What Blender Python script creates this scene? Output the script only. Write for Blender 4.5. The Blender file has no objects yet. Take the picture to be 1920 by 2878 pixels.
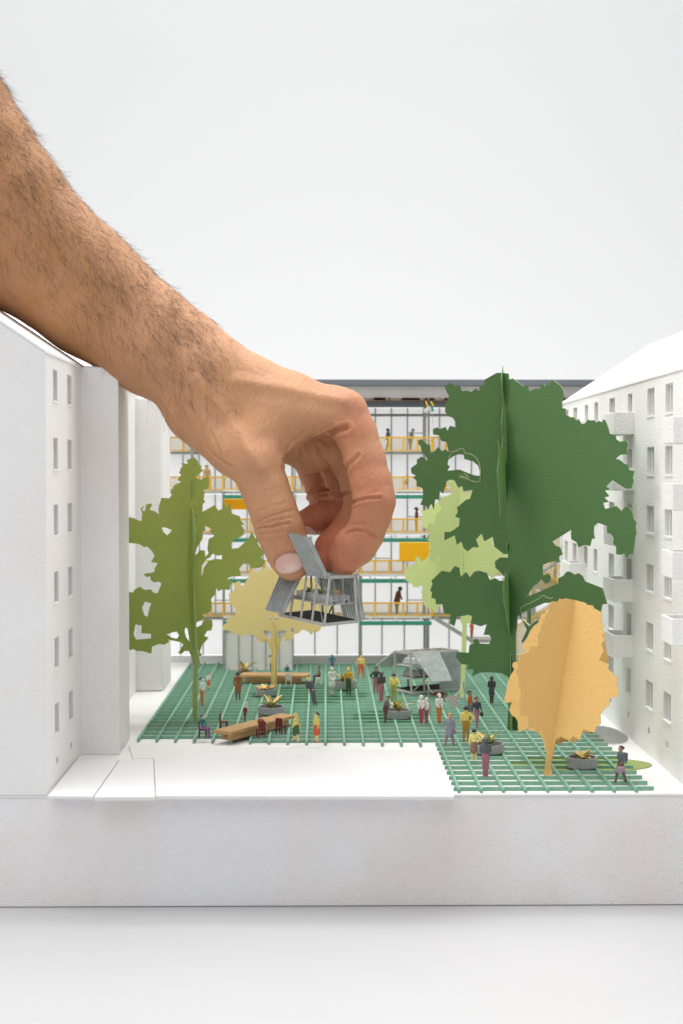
import bpy, bmesh, math, random
import numpy as np
from mathutils import Vector, Matrix
from mathutils.geometry import tessellate_polygon
from mathutils.bvhtree import BVHTree

random.seed(7)
R = math.radians
sc = bpy.context.scene
COL = sc.collection
sc.unit_settings.scale_length = 0.01            # one unit is one centimetre

# ---------------------------------------------------------------- camera
FPX, PW, PH = 4000.0, 1920.0, 2878.0
CAMZ = 14.7
cam_d = bpy.data.cameras.new('camera')
cam = bpy.data.objects.new('camera', cam_d)
COL.objects.link(cam)
cam_d.sensor_fit = 'VERTICAL'
cam_d.sensor_height = 36.0
cam_d.lens = 36.0 * FPX / PH
cam_d.clip_start = 1.0
cam_d.clip_end = 3000.0
cam.location = (0, 0, CAMZ)
cam.rotation_euler = (R(90) - math.atan(111 / FPX), 0, -math.atan(48 / FPX))
cam_d.dof.use_dof = True
cam_d.dof.focus_distance = 76.0
cam_d.dof.aperture_fstop = 0.17     # a small stop, written for a scene in centimetres
sc.camera = cam
CROT = cam.rotation_euler.to_matrix()

# ---------------------------------------------------------------- world, lamps, exposure
w = bpy.data.worlds.new('World')
sc.world = w
w.use_nodes = True
w.node_tree.nodes['Background'].inputs[0].default_value = (0.97, 0.985, 1.0, 1)
w.node_tree.nodes['Background'].inputs[1].default_value = 0.38
sc.view_settings.view_transform = 'Standard'
sc.view_settings.look = 'None'
sc.view_settings.gamma = 1.0
sc.view_settings.exposure = 0.15


def area(name, loc, target, size, size_y, power, color=(1, 1, 1)):
    l = bpy.data.lights.new(name, 'AREA')
    l.shape = 'RECTANGLE'
    l.size, l.size_y, l.energy, l.color = size, size_y, power, color
    o = bpy.data.objects.new(name, l)
    COL.objects.link(o)
    o.location = loc
    o.rotation_euler = (Vector(target) - Vector(loc)).to_track_quat('-Z', 'Y').to_euler()
    return o


area('softbox_lamp', (-12, 92, 125), (0, 88, 0), 150, 110, 195000, (1.0, 0.99, 0.965))
area('side_fill_light', (150, 92, 100), (-8, 88, 8), 90, 70, 92000, (1.0, 0.99, 0.98))  # added soft lamp out of view, brightens the left block's walls
area('side_fill_light', (-150, 74, 100), (8, 84, 8), 90, 70, 92000, (1.0, 0.985, 0.965))  # unseen partner on the left, added for the right block's walls
area('front_fill_light', (-45, -50, 110), (0, 70, 5), 140, 90, 52000, (1.0, 0.99, 0.98))  # unseen fill added to lift the camera-facing surfaces
area('backdrop_fill_light', (0, 140, 255), (0, 345, 75), 420, 60, 330000, (1, 1, 1))  # unseen lamp added to whiten the backdrop


# ---------------------------------------------------------------- geometry helpers
def ray(px, py):
    return (CROT @ Vector(((px - 960) / FPX, -(py - 1439) / FPX, -1.0))).normalized()


def at(px, py, d):
    """point seen at photo pixel px,py on the upright plane y = d"""
    v = ray(px, py)
    t = d / v.y
    return Vector((v.x * t, d, CAMZ + v.z * t))


def gnd(px, py, z=0.0):
    """point seen at photo pixel px,py at height z"""
    v = ray(px, py)
    t = (z - CAMZ) / v.z
    return Vector((v.x * t, v.y * t, z))


def on_plane(px, py, p0, n):
    v = ray(px, py)
    c = Vector((0, 0, CAMZ))
    t = (p0 - c).dot(n) / v.dot(n)
    return c + v * t


class MB:
    """collects faces and links them as one mesh object"""
    def __init__(self):
        self.v, self.f, self.m = [], [], []

    def face(self, pts, mat=0):
        i = len(self.v)
        self.v += [tuple(p) for p in pts]
        self.f.append(tuple(range(i, i + len(pts))))
        self.m.append(mat)
        return self

    def box(self, a, b, mat=0):
        x0, y0, z0 = a
        x1, y1, z1 = b
        return self.hexa([(x0, y0, z0), (x1, y0, z0), (x1, y1, z0), (x0, y1, z0)],
                         [(x0, y0, z1), (x1, y0, z1), (x1, y1, z1), (x0, y1, z1)], mat)

    def hexa(self, lo, hi, mat=0):
        i = len(self.v)
        n = len(lo)
        self.v += [tuple(p) for p in lo] + [tuple(p) for p in hi]
        self.f.append(tuple(i + k for k in reversed(range(n))))
        self.f.append(tuple(i + n + k for k in range(n)))
        for k in range(n):
            k2 = (k + 1) % n
            self.f.append((i + k, i + k2, i + n + k2, i + n + k))
        self.m += [mat] * (n + 2)
        return self

    def bar(self, p, q, w, h=None, mat=0, up=(0, 0, 1)):
        """rectangular bar from p to q"""
        h = h or w
        p, q = Vector(p), Vector(q)
        d = (q - p).normalized()
        u = Vector(up)
        if abs(d.dot(u)) > 0.98:
            u = Vector((0, 1, 0))
        s = d.cross(u).normalized() * (w / 2)
        t = s.cross(d).normalized() * (h / 2)
        return self.hexa([p - s - t, p + s - t, p + s + t, p - s + t],
                         [q - s - t, q + s - t, q + s + t, q - s + t], mat)

    def tube(self, pts, r, n=8, mat=0, cap=True):
        pts = [Vector(p) for p in pts]
        rs = r if isinstance(r, (list, tuple)) else [r] * len(pts)
        i0 = len(self.v)
        ref = Vector((0, 0, 1))
        for k, p in enumerate(pts):
            d = (pts[min(k + 1, len(pts) - 1)] - pts[max(k - 1, 0)]).normalized()
            u = ref if abs(d.dot(ref)) < 0.95 else Vector((1, 0, 0))
            s = d.cross(u).normalized()
            t = s.cross(d).normalized()
            for j in range(n):
                a = 2 * math.pi * j / n
                self.v.append(tuple(p + (s * math.cos(a) + t * math.sin(a)) * rs[k]))
        for k in range(len(pts) - 1):
            for j in range(n):
                a, b = i0 + k * n + j, i0 + k * n + (j + 1) % n
                self.f.append((a, b, b + n, a + n))
                self.m.append(mat)
        if cap:
            self.f.append(tuple(i0 + j for j in reversed(range(n))))
            self.f.append(tuple(i0 + (len(pts) - 1) * n + j for j in range(n)))
            self.m += [mat, mat]
        return self

    def mesh(self, name, mats, smooth=False):
        me = bpy.data.meshes.new(name)
        me.from_pydata(self.v, [], self.f)
        for m in (mats if isinstance(mats, (list, tuple)) else [mats]):
            me.materials.append(m)
        me.polygons.foreach_set('material_index', self.m)
        if smooth:
            me.polygons.foreach_set('use_smooth', [True] * len(me.polygons))
        me.update()
        bm = bmesh.new()
        bm.from_mesh(me)
        if smooth:
            bmesh.ops.remove_doubles(bm, verts=bm.verts, dist=1e-4)
        bmesh.ops.recalc_face_normals(bm, faces=bm.faces)
        bm.to_mesh(me)
        bm.free()
        return me

    def build(self, name, mats, parent=None, smooth=False, bevel=0.0):
        me = self.mesh(name, mats, smooth)
        return put(name, me, parent, bevel=bevel)


def put(name, me, parent=None, loc=None, bevel=0.0):
    o = bpy.data.objects.new(name, me)
    COL.objects.link(o)
    if parent is not None:
        o.parent = parent
    if loc is not None:
        o.location = loc
    if bevel:
        b = o.modifiers.new('bevel', 'BEVEL')
        b.width = bevel
        b.segments = 2
        b.limit_method = 'ANGLE'
    return o


def tag(o, label=None, cat=None, group=None, kind=None):
    if label: o['label'] = label
    if cat: o['category'] = cat
    if group: o['group'] = group
    if kind: o['kind'] = kind
    return o


def thing(name, label, cat, group=None, loc=(0, 0, 0), rz=0.0):
    o = bpy.data.objects.new(name, None)
    COL.objects.link(o)
    o.location = loc
    o.rotation_euler = (0, 0, rz)
    o.empty_display_size = 0.5
    return tag(o, label, cat, group)


# ---------------------------------------------------------------- materials
def mat(name, color, rough=0.7, bump=None, bdist=0.02, mottled=None, sss=0.0, metal=0.0,
        spec=0.35, trans=0.0, vary=None, scale_xyz=None):
    m = bpy.data.materials.new(name)
    m.use_nodes = True
    nt = m.node_tree
    b = nt.nodes['Principled BSDF']
    b.inputs['Base Color'].default_value = (*color, 1)
    b.inputs['Roughness'].default_value = rough
    b.inputs['Metallic'].default_value = metal
    b.inputs['Specular IOR Level'].default_value = spec
    if trans:
        b.inputs['Transmission Weight'].default_value = trans
    tc = nt.nodes.new('ShaderNodeTexCoord')
    src = tc.outputs['Object']
    if scale_xyz:
        mp = nt.nodes.new('ShaderNodeMapping')
        mp.inputs['Scale'].default_value = scale_xyz
        nt.links.new(src, mp.inputs['Vector'])
        src = mp.outputs[0]
    if mottled:
        sc_, col2, lo, hi = mottled
        n = nt.nodes.new('ShaderNodeTexNoise')
        n.inputs['Scale'].default_value = sc_
        n.inputs['Detail'].default_value = 6
        nt.links.new(src, n.inputs['Vector'])
        r = nt.nodes.new('ShaderNodeValToRGB')
        r.color_ramp.elements[0].position = lo
        r.color_ramp.elements[1].position = hi
        r.color_ramp.elements[0].color = (*color, 1)
        r.color_ramp.elements[1].color = (*col2, 1)
        nt.links.new(n.outputs['Fac'], r.inputs['Fac'])
        nt.links.new(r.outputs['Color'], b.inputs['Base Color'])
        last = r.outputs['Color']
    if bump:
        prev = None
        for sc_, st in bump:
            n = nt.nodes.new('ShaderNodeTexNoise')
            n.inputs['Scale'].default_value = sc_
            n.inputs['Detail'].default_value = 4
            nt.links.new(src, n.inputs['Vector'])
            bp = nt.nodes.new('ShaderNodeBump')
            bp.inputs['Strength'].default_value = st
            bp.inputs['Distance'].default_value = bdist
            nt.links.new(n.outputs['Fac'], bp.inputs['Height'])
            if prev:
                nt.links.new(prev.outputs[0], bp.inputs['Normal'])
            prev = bp
        nt.links.new(prev.outputs[0], b.inputs['Normal'])
    return m


def stucco(name, color, grain=0.6, size=14.0, tint=(0.85, 0.82, 0.81)):
    """sprayed white filler: gritty lumps, flecks and a faint uneven tint"""
    m = bpy.data.materials.new(name)
    m.use_nodes = True
    nt = m.node_tree
    b = nt.nodes['Principled BSDF']
    b.inputs['Roughness'].default_value = 0.85
    b.inputs['Specular IOR Level'].default_value = 0.2
    tc = nt.nodes.new('ShaderNodeTexCoord')
    big = nt.nodes.new('ShaderNodeTexNoise')
    big.inputs['Scale'].default_value = 0.16
    big.inputs['Detail'].default_value = 3
    nt.links.new(tc.outputs['Object'], big.inputs['Vector'])
    r = nt.nodes.new('ShaderNodeValToRGB')
    r.color_ramp.elements[0].position = 0.42
    r.color_ramp.elements[1].position = 0.72
    r.color_ramp.elements[0].color = (*color, 1)
    r.color_ramp.elements[1].color = (*tint, 1)
    nt.links.new(big.outputs['Fac'], r.inputs['Fac'])
    vo = nt.nodes.new('ShaderNodeTexVoronoi')
    vo.inputs['Scale'].default_value = size
    nt.links.new(tc.outputs['Object'], vo.inputs['Vector'])
    fine = nt.nodes.new('ShaderNodeTexNoise')
    fine.inputs['Scale'].default_value = size * 2.2
    fine.inputs['Detail'].default_value = 4
    nt.links.new(tc.outputs['Object'], fine.inputs['Vector'])
    # sparse pits darken slightly
    pit = nt.nodes.new('ShaderNodeValToRGB')
    pit.color_ramp.elements[0].position = 0.27
    pit.color_ramp.elements[1].position = 0.36
    pit.color_ramp.elements[0].color = (0.55, 0.53, 0.5, 1)
    pit.color_ramp.elements[1].color = (1, 1, 1, 1)
    nt.links.new(fine.outputs['Fac'], pit.inputs['Fac'])
    mx = nt.nodes.new('ShaderNodeMixRGB')
    mx.blend_type = 'MULTIPLY'
    mx.inputs[0].default_value = 0.6
    nt.links.new(r.outputs[0], mx.inputs[1])
    nt.links.new(pit.outputs[0], mx.inputs[2])
    nt.links.new(mx.outputs[0], b.inputs['Base Color'])
    b1 = nt.nodes.new('ShaderNodeBump')
    b1.inputs['Strength'].default_value = grain
    b1.inputs['Distance'].default_value = 0.03
    b1.invert = True
    nt.links.new(vo.outputs['Distance'], b1.inputs['Height'])
    b2 = nt.nodes.new('ShaderNodeBump')
    b2.inputs['Strength'].default_value = grain * 0.8
    b2.inputs['Distance'].default_value = 0.02
    nt.links.new(fine.outputs['Fac'], b2.inputs['Height'])
    nt.links.new(b1.outputs[0], b2.inputs['Normal'])
    nt.links.new(b2.outputs[0], b.inputs['Normal'])
    return m


def paper(name, color, ribs=26.0, trans=0.25, ribdir=(0, 0, 1)):
    """laid card stock: fine horizontal ribs, fibres, a little light coming through"""
    m = bpy.data.materials.new(name)
    m.use_nodes = True
    nt = m.node_tree
    b = nt.nodes['Principled BSDF']
    out = nt.nodes['Material Output']
    b.inputs['Roughness'].default_value = 0.8
    b.inputs['Specular IOR Level'].default_value = 0.2
    tc = nt.nodes.new('ShaderNodeTexCoord')
    n = nt.nodes.new('ShaderNodeTexNoise')
    n.inputs['Scale'].default_value = 9.0
    n.inputs['Detail'].default_value = 8
    nt.links.new(tc.outputs['Object'], n.inputs['Vector'])
    r = nt.nodes.new('ShaderNodeValToRGB')
    r.color_ramp.elements[0].position = 0.3
    r.color_ramp.elements[1].position = 0.7
    r.color_ramp.elements[0].color = (*[c * 0.96 for c in color], 1)
    r.color_ramp.elements[1].color = (*[min(1, c * 1.03) for c in color], 1)
    nt.links.new(n.outputs['Fac'], r.inputs['Fac'])
    nt.links.new(r.outputs[0], b.inputs['Base Color'])
    mp = nt.nodes.new('ShaderNodeMapping')
    mp.inputs['Scale'].default_value = (3.0, 3.0, ribs * 0.55)  # ribs run level
    nt.links.new(tc.outputs['Object'], mp.inputs['Vector'])
    n2 = nt.nodes.new('ShaderNodeTexNoise')
    n2.inputs['Scale'].default_value = 1.6
    n2.inputs['Detail'].default_value = 5
    nt.links.new(mp.outputs[0], n2.inputs['Vector'])
    bp = nt.nodes.new('ShaderNodeBump')
    bp.inputs['Strength'].default_value = 0.85
    bp.inputs['Distance'].default_value = 0.045
    nt.links.new(n2.outputs['Fac'], bp.inputs['Height'])
    nt.links.new(bp.outputs[0], b.inputs['Normal'])
    if trans:
        t = nt.nodes.new('ShaderNodeBsdfTranslucent')
        t.inputs['Color'].default_value = (*[min(1, c * 1.2) for c in color], 1)
        mix = nt.nodes.new('ShaderNodeMixShader')
        mix.inputs[0].default_value = trans
        nt.links.new(b.outputs[0], mix.inputs[1])
        nt.links.new(t.outputs[0], mix.inputs[2])
        nt.links.new(mix.outputs[0], out.inputs['Surface'])
    return m


M_WHITE = stucco('white_sprayed_filler', (0.87, 0.87, 0.87), 0.55, 13)
M_ROUGH = stucco('coarse_white_filler', (0.87, 0.87, 0.865), 0.75, 10, (0.82, 0.79, 0.77))
M_PLATE = stucco('smooth_white_board', (0.82, 0.82, 0.825), 0.35, 20, (0.80, 0.785, 0.78))
M_BASE = stucco('white_plinth_board', (0.88, 0.88, 0.895), 1.0, 12, (0.84, 0.775, 0.76))
M_TABLE = mat('white_table_laminate', (0.50, 0.50, 0.51), 0.45, bump=[(3, 0.03)], bdist=0.01)
M_BACK = mat('white_paper_backdrop', (0.9, 0.9, 0.9), 0.9)
M_PANE = stucco('shade_grey_gritty_pane', (0.36, 0.35, 0.33), 0.9, 20, (0.30, 0.28, 0.26))  # grey paints in the shade of the window recesses
M_FRAMEW = stucco('white_window_bar', (0.86, 0.86, 0.85), 0.3, 30)
M_GREEN = mat('mint_green_painted_card', (0.19, 0.375, 0.27), 0.75, bump=[(30, 0.25)], bdist=0.01,
              mottled=(6, (0.24, 0.43, 0.32), 0.35, 0.65))
M_BROWN = mat('brown_card_edge', (0.20, 0.13, 0.10), 0.9, bump=[(20, 0.5)], mottled=(9, (0.36, 0.27, 0.2), 0.4, 0.6))
M_MULL = mat('light_grey_strip', (0.46, 0.47, 0.46), 0.5, bump=[(18, 0.3)], bdist=0.01)
M_DGREY = mat('dark_grey_card', (0.16, 0.18, 0.21), 0.7, bump=[(25, 0.3)], bdist=0.01)
M_STEEL = mat('grey_green_steel', (0.30, 0.32, 0.29), 0.5, bump=[(18, 0.3)], bdist=0.01,
              mottled=(5, (0.40, 0.41, 0.37), 0.4, 0.65))
M_PANEL = mat('milky_plastic_sheet', (0.84, 0.85, 0.86), 0.35, bump=[(2, 0.1)], bdist=0.02)
def translucent(m, fac, col):
    nt = m.node_tree
    t = nt.nodes.new('ShaderNodeBsdfTranslucent')
    t.inputs['Color'].default_value = (*col, 1)
    mix = nt.nodes.new('ShaderNodeMixShader')
    mix.inputs[0].default_value = fac
    nt.links.new(nt.nodes['Principled BSDF'].outputs[0], mix.inputs[1])
    nt.links.new(t.outputs[0], mix.inputs[2])
    nt.links.new(mix.outputs[0], nt.nodes['Material Output'].inputs['Surface'])
translucent(M_PANEL, 0.78, (0.97, 0.97, 0.97))
M_PANEL_SHADE = mat('shaded_plastic_sheet', (0.74, 0.73, 0.72), 0.4, bump=[(2, 0.1)], bdist=0.02)  # greyer sheet colour paints the shade on the left bay
M_YEL = mat('yellow_painted_mesh', (0.86, 0.50, 0.035), 0.55, mottled=(7, (0.68, 0.40, 0.04), 0.45, 0.7))
M_MESH = mat('dull_yellow_wire_mesh', (0.50, 0.38, 0.12), 0.5)
M_BLIND = mat('bright_yellow_blind', (0.95, 0.58, 0.02), 0.6)
M_BARG = mat('emerald_green_bar', (0.05, 0.30, 0.21), 0.45, mottled=(4, (0.04, 0.22, 0.16), 0.4, 0.7))
M_ALU = mat('white_plaster_fascia', (0.74, 0.74, 0.75), 0.8, bump=[(12, 0.5)], bdist=0.02)

# ================================================================ setting: table and backdrop
ZT = -5.16
mb = MB()
mb.face([(-400, -40, ZT), (400, -40, ZT), (400, 260, ZT), (-400, 260, ZT)])
tag(mb.build('table_surface', M_TABLE), kind='structure')
mb = MB()
prof = [(260, ZT)]
for k in range(1, 13):
    a = k / 12 * math.pi / 2
    prof.append((260 + 90 * math.sin(a), ZT + 90 * (1 - math.cos(a))))
prof.append((350, 420))
for (y0, z0), (y1, z1) in zip(prof, prof[1:]):
    mb.face([(-400, y0, z0), (400, y0, z0), (400, y1, z1), (-400, y1, z1)])
tag(mb.build('backdrop', M_BACK, smooth=True), kind='structure')

# ================================================================ model base
D0 = 64.6                 # front edge of the model
DB = 122.0
base = thing('model_base', 'long white board plinth carrying the whole architectural model', 'plinth')
mb = MB()
mb.box((-32, D0 + 0.03, ZT + 0.03), (32, DB, -0.13))
mb.build('plinth', M_BASE, base, bevel=0.03)
mb = MB()
mb.box((-32.02, D0, -0.125), (32.02, DB + .02, 0.0))
mb.build('top_board', M_PLATE, base, bevel=0.02)
ground = tag(MB().box((-31.9, D0 + 0.06, 0.001), (31.9, DB - .1, 0.006)).build('ground', M_WHITE), kind='structure')


def slab(pts, z0, z1, name, m, parent=None, bevel=0.015):
    b = MB()
    b.hexa([(x, y, z0) for x, y in pts], [(x, y, z1) for x, y in pts])
    return b.build(name, m, parent, bevel=bevel)


# raised white plates in front of the green deck
ZP = 0.17
def gp(px, py, z=ZP):
    p = gnd(px, py, z)
    return (p.x, p.y)
pa = [gp(1277, 2238), gp(1232, 2112), gp(366, 2088), gp(362, 2092), gp(374, 2131), gp(433, 2131), gp(439, 2237)]
pl = slab(pa, 0.008, ZP, 'pavement', M_PLATE); tag(pl, kind='structure')
pb = [gp(436, 2240), gp(430, 2133), gp(338, 2134), gp(264, 2241)]
pl = slab(pb, 0.008, ZP + .015, 'pavement', M_PLATE); tag(pl, kind='structure')
pc = [gp(261, 2237), gp(335, 2134), gp(222, 2126), gp(134, 2236)]
pl = slab(pc, 0.008, ZP - .02, 'pavement', M_PLATE); tag(pl, kind='structure')

# ================================================================ buildings
def wall_panel(X, d0, d1, z0, ztop, holes, inward, depth=0.28):
    """upright wall in the plane x = X with real openings; inward = +1 or -1 along x"""
    b = MB()
    ys = sorted({d0, d1} | {h[0] for h in holes} | {h[1] for h in holes})
    zs = sorted({z0, ztop} | {h[2] for h in holes} | {h[3] for h in holes})
    ys = [y for y in ys if d0 <= y <= d1]
    for y0, y1 in zip(ys, ys[1:]):
        for za, zb in zip(zs, zs[1:]):
            cy, cz = (y0 + y1) / 2, (za + zb) / 2
            if any(h[0] < cy < h[1] and h[2] < cz < h[3] for h in holes):
                continue
            b.face([(X, y0, za), (X, y1, za), (X, y1, zb), (X, y0, zb)])
    xi = X + inward * depth
    for (ya, yb, za, zb) in holes:
        b.face([(X, ya, za), (xi, ya, za), (xi, ya, zb), (X, ya, zb)])
        b.face([(X, yb, za), (xi, yb, za), (xi, yb, zb), (X, yb, zb)])
        b.face([(X, ya, za), (X, yb, za), (xi, yb, za), (xi, ya, za)])
        b.face([(X, ya, zb), (X, yb, zb), (xi, yb, zb), (xi, ya, zb)])
    return b


_wcache = {}
def add_window(parent, X, ya, yb, za, zb, inward, lights=3):
    w_, h_ = round(yb - ya, 2), round(zb - za, 2)
    key = (w_, h_, lights, inward)
    if key not in _wcache:
        p = MB()
        xr = inward * 0.24
        p.box((min(xr, xr + inward * .04), -0.02, -0.02), (max(xr, xr + inward * .04), w_ + .02, h_ + .02))
        f = MB()
        xa, xb = sorted((inward * 0.13, inward * 0.22))
        t = 0.06
        if lights > 1:
            for k in range(1, lights):
                yc = w_ * k / lights
                f.box((xa, yc - .05, 0.003), (xb, yc + .05, h_ - .003))
        else:
            f.box((xa, .003, .003), (xb, .06, h_ - .003))
        f.box((xa, 0.003, h_ - t), (xb, w_ - .003, h_ - .003))
        si = None
        if h_ > .6:
            si = MB()
            sa, sb = sorted((-inward * 0.05, inward * 0.12))
            si.box((sa, -.07, -.10), (sb, w_ + .07, 0.02))
            si = si.mesh('sill', M_WHITE)
        _wcache[key] = (p.mesh('window', M_PANE), f.mesh('frame', M_FRAMEW), si)
    mp, mf, ms = _wcache[key]
    o = put('window', mp, parent, (X, ya, za))
    put('frame', mf, o)
    if ms: put('sill', ms, o)
    return o


# ---- left building
XL, ZE = -12.6, 20.1
SL = 0.67
lb = thing('apartment_building', 'left white plaster model block with gabled roof and two columns of windows', 'building',
           group='white plaster buildings of the model')
holes = []
rows = [19.5, 16.32, 13.2, 10.05, 6.95, 3.85]
for c, wd in ((66.9, 1.15), (70.6, 1.25)):
    for z in rows:
        holes.append((c - wd / 2, c + wd / 2, z - 1.46, z))
    holes.append((c - .25, c + .25, 0.98, 1.28))
HB = 5.5   # half width of the gable
wall_panel(XL, D0 + .1, 74.0, 0.006, ZE, holes, -1).build('wall', M_WHITE, lb)
for h in holes:
    add_window(lb, XL, *h, -1, 3 if h[3] - h[2] > 1 else 1)
xl2 = XL - 2 * HB
g = MB()
for dy in (D0 + .1,):
    g.hexa([(XL, dy, 0.006), (XL, dy, ZE), (XL - HB, dy, ZE + SL * HB), (xl2, dy, ZE), (xl2, dy, .006)],
           [(XL, dy - .12, 0.006), (XL, dy - .12, ZE), (XL - HB, dy - .12, ZE + SL * HB), (xl2, dy - .12, ZE), (xl2, dy - .12, .006)])
g.build('gable_wall', M_WHITE, lb, bevel=0.03)
def roof(parent, x_e, ze, sgn, ya, yb, hb, t=0.14, over=0.06, name='roof', slope=SL, m=M_WHITE):
    """two roof planes; sgn = direction from the eave to the ridge along x"""
    b = MB()
    xe, xr = x_e - sgn * over, x_e + sgn * hb
    zr = ze + slope * hb
    ze0 = ze - slope * over
    xo = x_e + sgn * (2 * hb + over)
    for (x0, z0, x1, z1) in ((xe, ze0, xr, zr), (xr, zr, xo, ze0)):
        b.hexa([(x0, ya, z0), (x1, ya, z1), (x1, yb, z1), (x0, yb, z0)],
               [(x0, ya, z0 + t), (x1, ya, z1 + t), (x1, yb, z1 + t), (x0, yb, z0 + t)])
    return b.build(name, m, parent, bevel=0.02)
roof(lb, XL, ZE + .005, -1, D0 - .04, 74.0, HB)
e = MB()
e.bar((XL + .1, 74.12, ZE + .02), (XL - HB, 74.12, ZE + SL * HB + .1), 0.14, 0.2)
e.build('roof_joint_strip', M_BROWN, lb)  # thin brown strip along the joint between the two roofs
# second block behind
lb2 = thing('apartment_building', 'left white plaster model block standing behind the first, its eave ending at the glazed block', 'building',
            group='white plaster buildings of the model')
wall_panel(XL - .02, 74.25, 101.5, 0.006, ZE - .1, [], -1).build('wall', M_WHITE, lb2)
roof(lb2, XL, ZE - .12, -1, 74.25, 101.5, HB)
MB().hexa([(XL, 101.5, .006), (XL, 101.5, ZE - .1), (XL - HB, 101.5, ZE + SL * HB - .1), (xl2, 101.5, ZE - .1), (xl2, 101.5, .006)],
          [(XL, 101.3, .006), (XL, 101.3, ZE - .1), (XL - HB, 101.3, ZE + SL * HB - .1), (xl2, 101.3, ZE - .1), (xl2, 101.3, .006)]
          ).build('gable_wall', M_WHITE, lb2)
# stair towers (plain boxes standing proud of the facade)
tw = thing('stair_tower', 'nearer tall plain white box tower against the left building', 'tower', group='plain white towers on the left facade')
MB().box((-12.95, 73.9, .006), (-10.66, 74.15, 20.15)).build('front_face', M_ROUGH, tw, bevel=.04)
MB().box((-12.95, 74.17, .006), (-10.72, 78.1, 20.22)).build('wall', M_WHITE, tw, bevel=.05)
tw = thing('stair_tower', 'farther white box tower behind the olive paper tree', 'tower', group='plain white towers on the left facade')
MB().box((-13.0, 95.3, .006), (-10.85, 95.6, 19.75)).build('front_face', M_ROUGH, tw, bevel=.25)
MB().box((-13.0, 95.62, .006), (-10.82, 100.2, 19.9)).build('wall', M_WHITE, tw, bevel=.1)

# ---- right building
XR, ZR = 16.87, 19.55
rb = thing('apartment_building', 'right white plaster model block with small balconies and many three-light windows', 'building',
           group='white plaster buildings of the model')
rowr = [19.06, 16.02, 12.98, 9.94, 6.9, 3.86]
cols = [(65.2, 1.5, 3), (69.6, 1.5, 3), (73.5, 1.6, 3), (78.5, 1.2, 2), (83.4, 1.6, 3), (88.3, 1.2, 2), (91.6, 1.2, 2), (95.7, 1.5, 2), (99, 1.2, 2)]
holes = []
for c, wd, n in cols:
    for z in rowr:
        holes.append((c - wd / 2, c + wd / 2, z - 1.42, z, n))
    if c > 66: holes.append((c - .25, c + .25, 1.1, 1.45, 1))
wall_panel(XR, D0 - 3, 101.0, 0.006, ZR, [h[:4] for h in holes], 1).build('wall', M_ROUGH, rb)
for h in holes:
    if h[1] > 68:
        add_window(rb, XR, *h[:4], 1, h[4])
roof(rb, XR, ZR + .005, 1, D0 - 3, 101.0, 6.2, slope=.66)
MB().hexa([(XR, 101.0, .006), (XR, 101.0, ZR), (XR + 6.2, 101.0, ZR + .66 * 6.2), (XR + 12.4, 101.0, ZR), (XR + 12.4, 101.0, .006)],
          [(XR, 100.8, .006), (XR, 100.8, ZR), (XR + 6.2, 100.8, ZR + .66 * 6.2), (XR + 12.4, 100.8, ZR), (XR + 12.4, 100.8, .006)]
          ).build('gable_wall', M_WHITE, rb)
def balcony(parent, ya, yb, ztop, p=1.08, h=1.22):
    t = .13
    b = MB()
    x0, x1 = XR - p, XR + .05
    z0 = ztop - h
    b.box((x0 + t, ya + t, z0 - .02), (x1, yb - t, z0 + .12))
    b.build('floor_slab', M_ROUGH, (o := put('balcony', MB().hexa(
        [(x0, ya, z0), (x1, ya, z0), (x1, ya + t, z0), (x0 + t, ya + t, z0), (x0 + t, yb - t, z0), (x1, yb - t, z0), (x1, yb, z0), (x0, yb, z0)],
        [(x0, ya, ztop), (x1, ya, ztop), (x1, ya + t, ztop), (x0 + t, ya + t, ztop), (x0 + t, yb - t, ztop), (x1, yb - t, ztop), (x1, yb, ztop), (x0, yb, ztop)]
        ).mesh('balcony', M_ROUGH), parent, bevel=.03)))
for z in (18.0, 14.95, 11.9, 8.85, 5.8):
    balcony(rb, 77.4, 80.3, z)
    balcony(rb, 91.4, 94.6, z)
for z in (16.9, 13.85, 10.75, 7.7):
    balcony(rb, 64.3, 66.4, z + .35)
# ================================================================ mint green deck of slats
deck = thing('deck_grid', 'mint green open grid deck of crossing slats covering the courtyard', 'deck')
ZG = 0.21
XK = [6.17 - 1.02 * k for k in range(-8, 17)]
_sl = {}
def slat(p0, p1, w_, h_, name):
    p0, p1 = Vector(p0), Vector(p1)
    L = (p1 - p0).length
    key = (name, round(L, 2))
    if key not in _sl:
        b = MB()
        if name == 'long_slat': b.box((-w_ / 2, 0, 0), (w_ / 2, L, h_))
        else: b.box((0, -w_ / 2, 0), (L, w_ / 2, h_))
        _sl[key] = b.mesh(name, M_GREEN)
    o = put(name, _sl[key], deck, p0, bevel=0.012)
    o.rotation_euler = (random.uniform(-1, 1) * .0004, 0, random.uniform(-1, 1) * .0022)
    return o
def front_edge(x):
    # the middle of the deck starts behind the white plates
    if x > 5.6: return 64.9
    return 77.35 - (x + 10.3) * 0.10
DE = 108.6
for x in XK:
    o = slat((x, front_edge(x) - .12 + random.uniform(-.03, .03), 0.008), (x, DE if x > -10 else 108, 0.008), 0.13, ZG, 'long_slat')
y = 65.25
while y < DE - .2:
    xa = -10.25 if y > 77.5 else (5.95 if y < 76.0 else None)
    if xa is None:
        xa = 2.2 if y < 76.7 else -4
        if y < 76.2: xa = 3.2
    xb = 15.25 + random.uniform(-.06, .06)
    if y > 80: xb = 15.25
    slat((xa, y, 0.012), (xb, y, 0.012), 0.11, ZG - .03, 'cross_slat')
    y += 1.185

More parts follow.
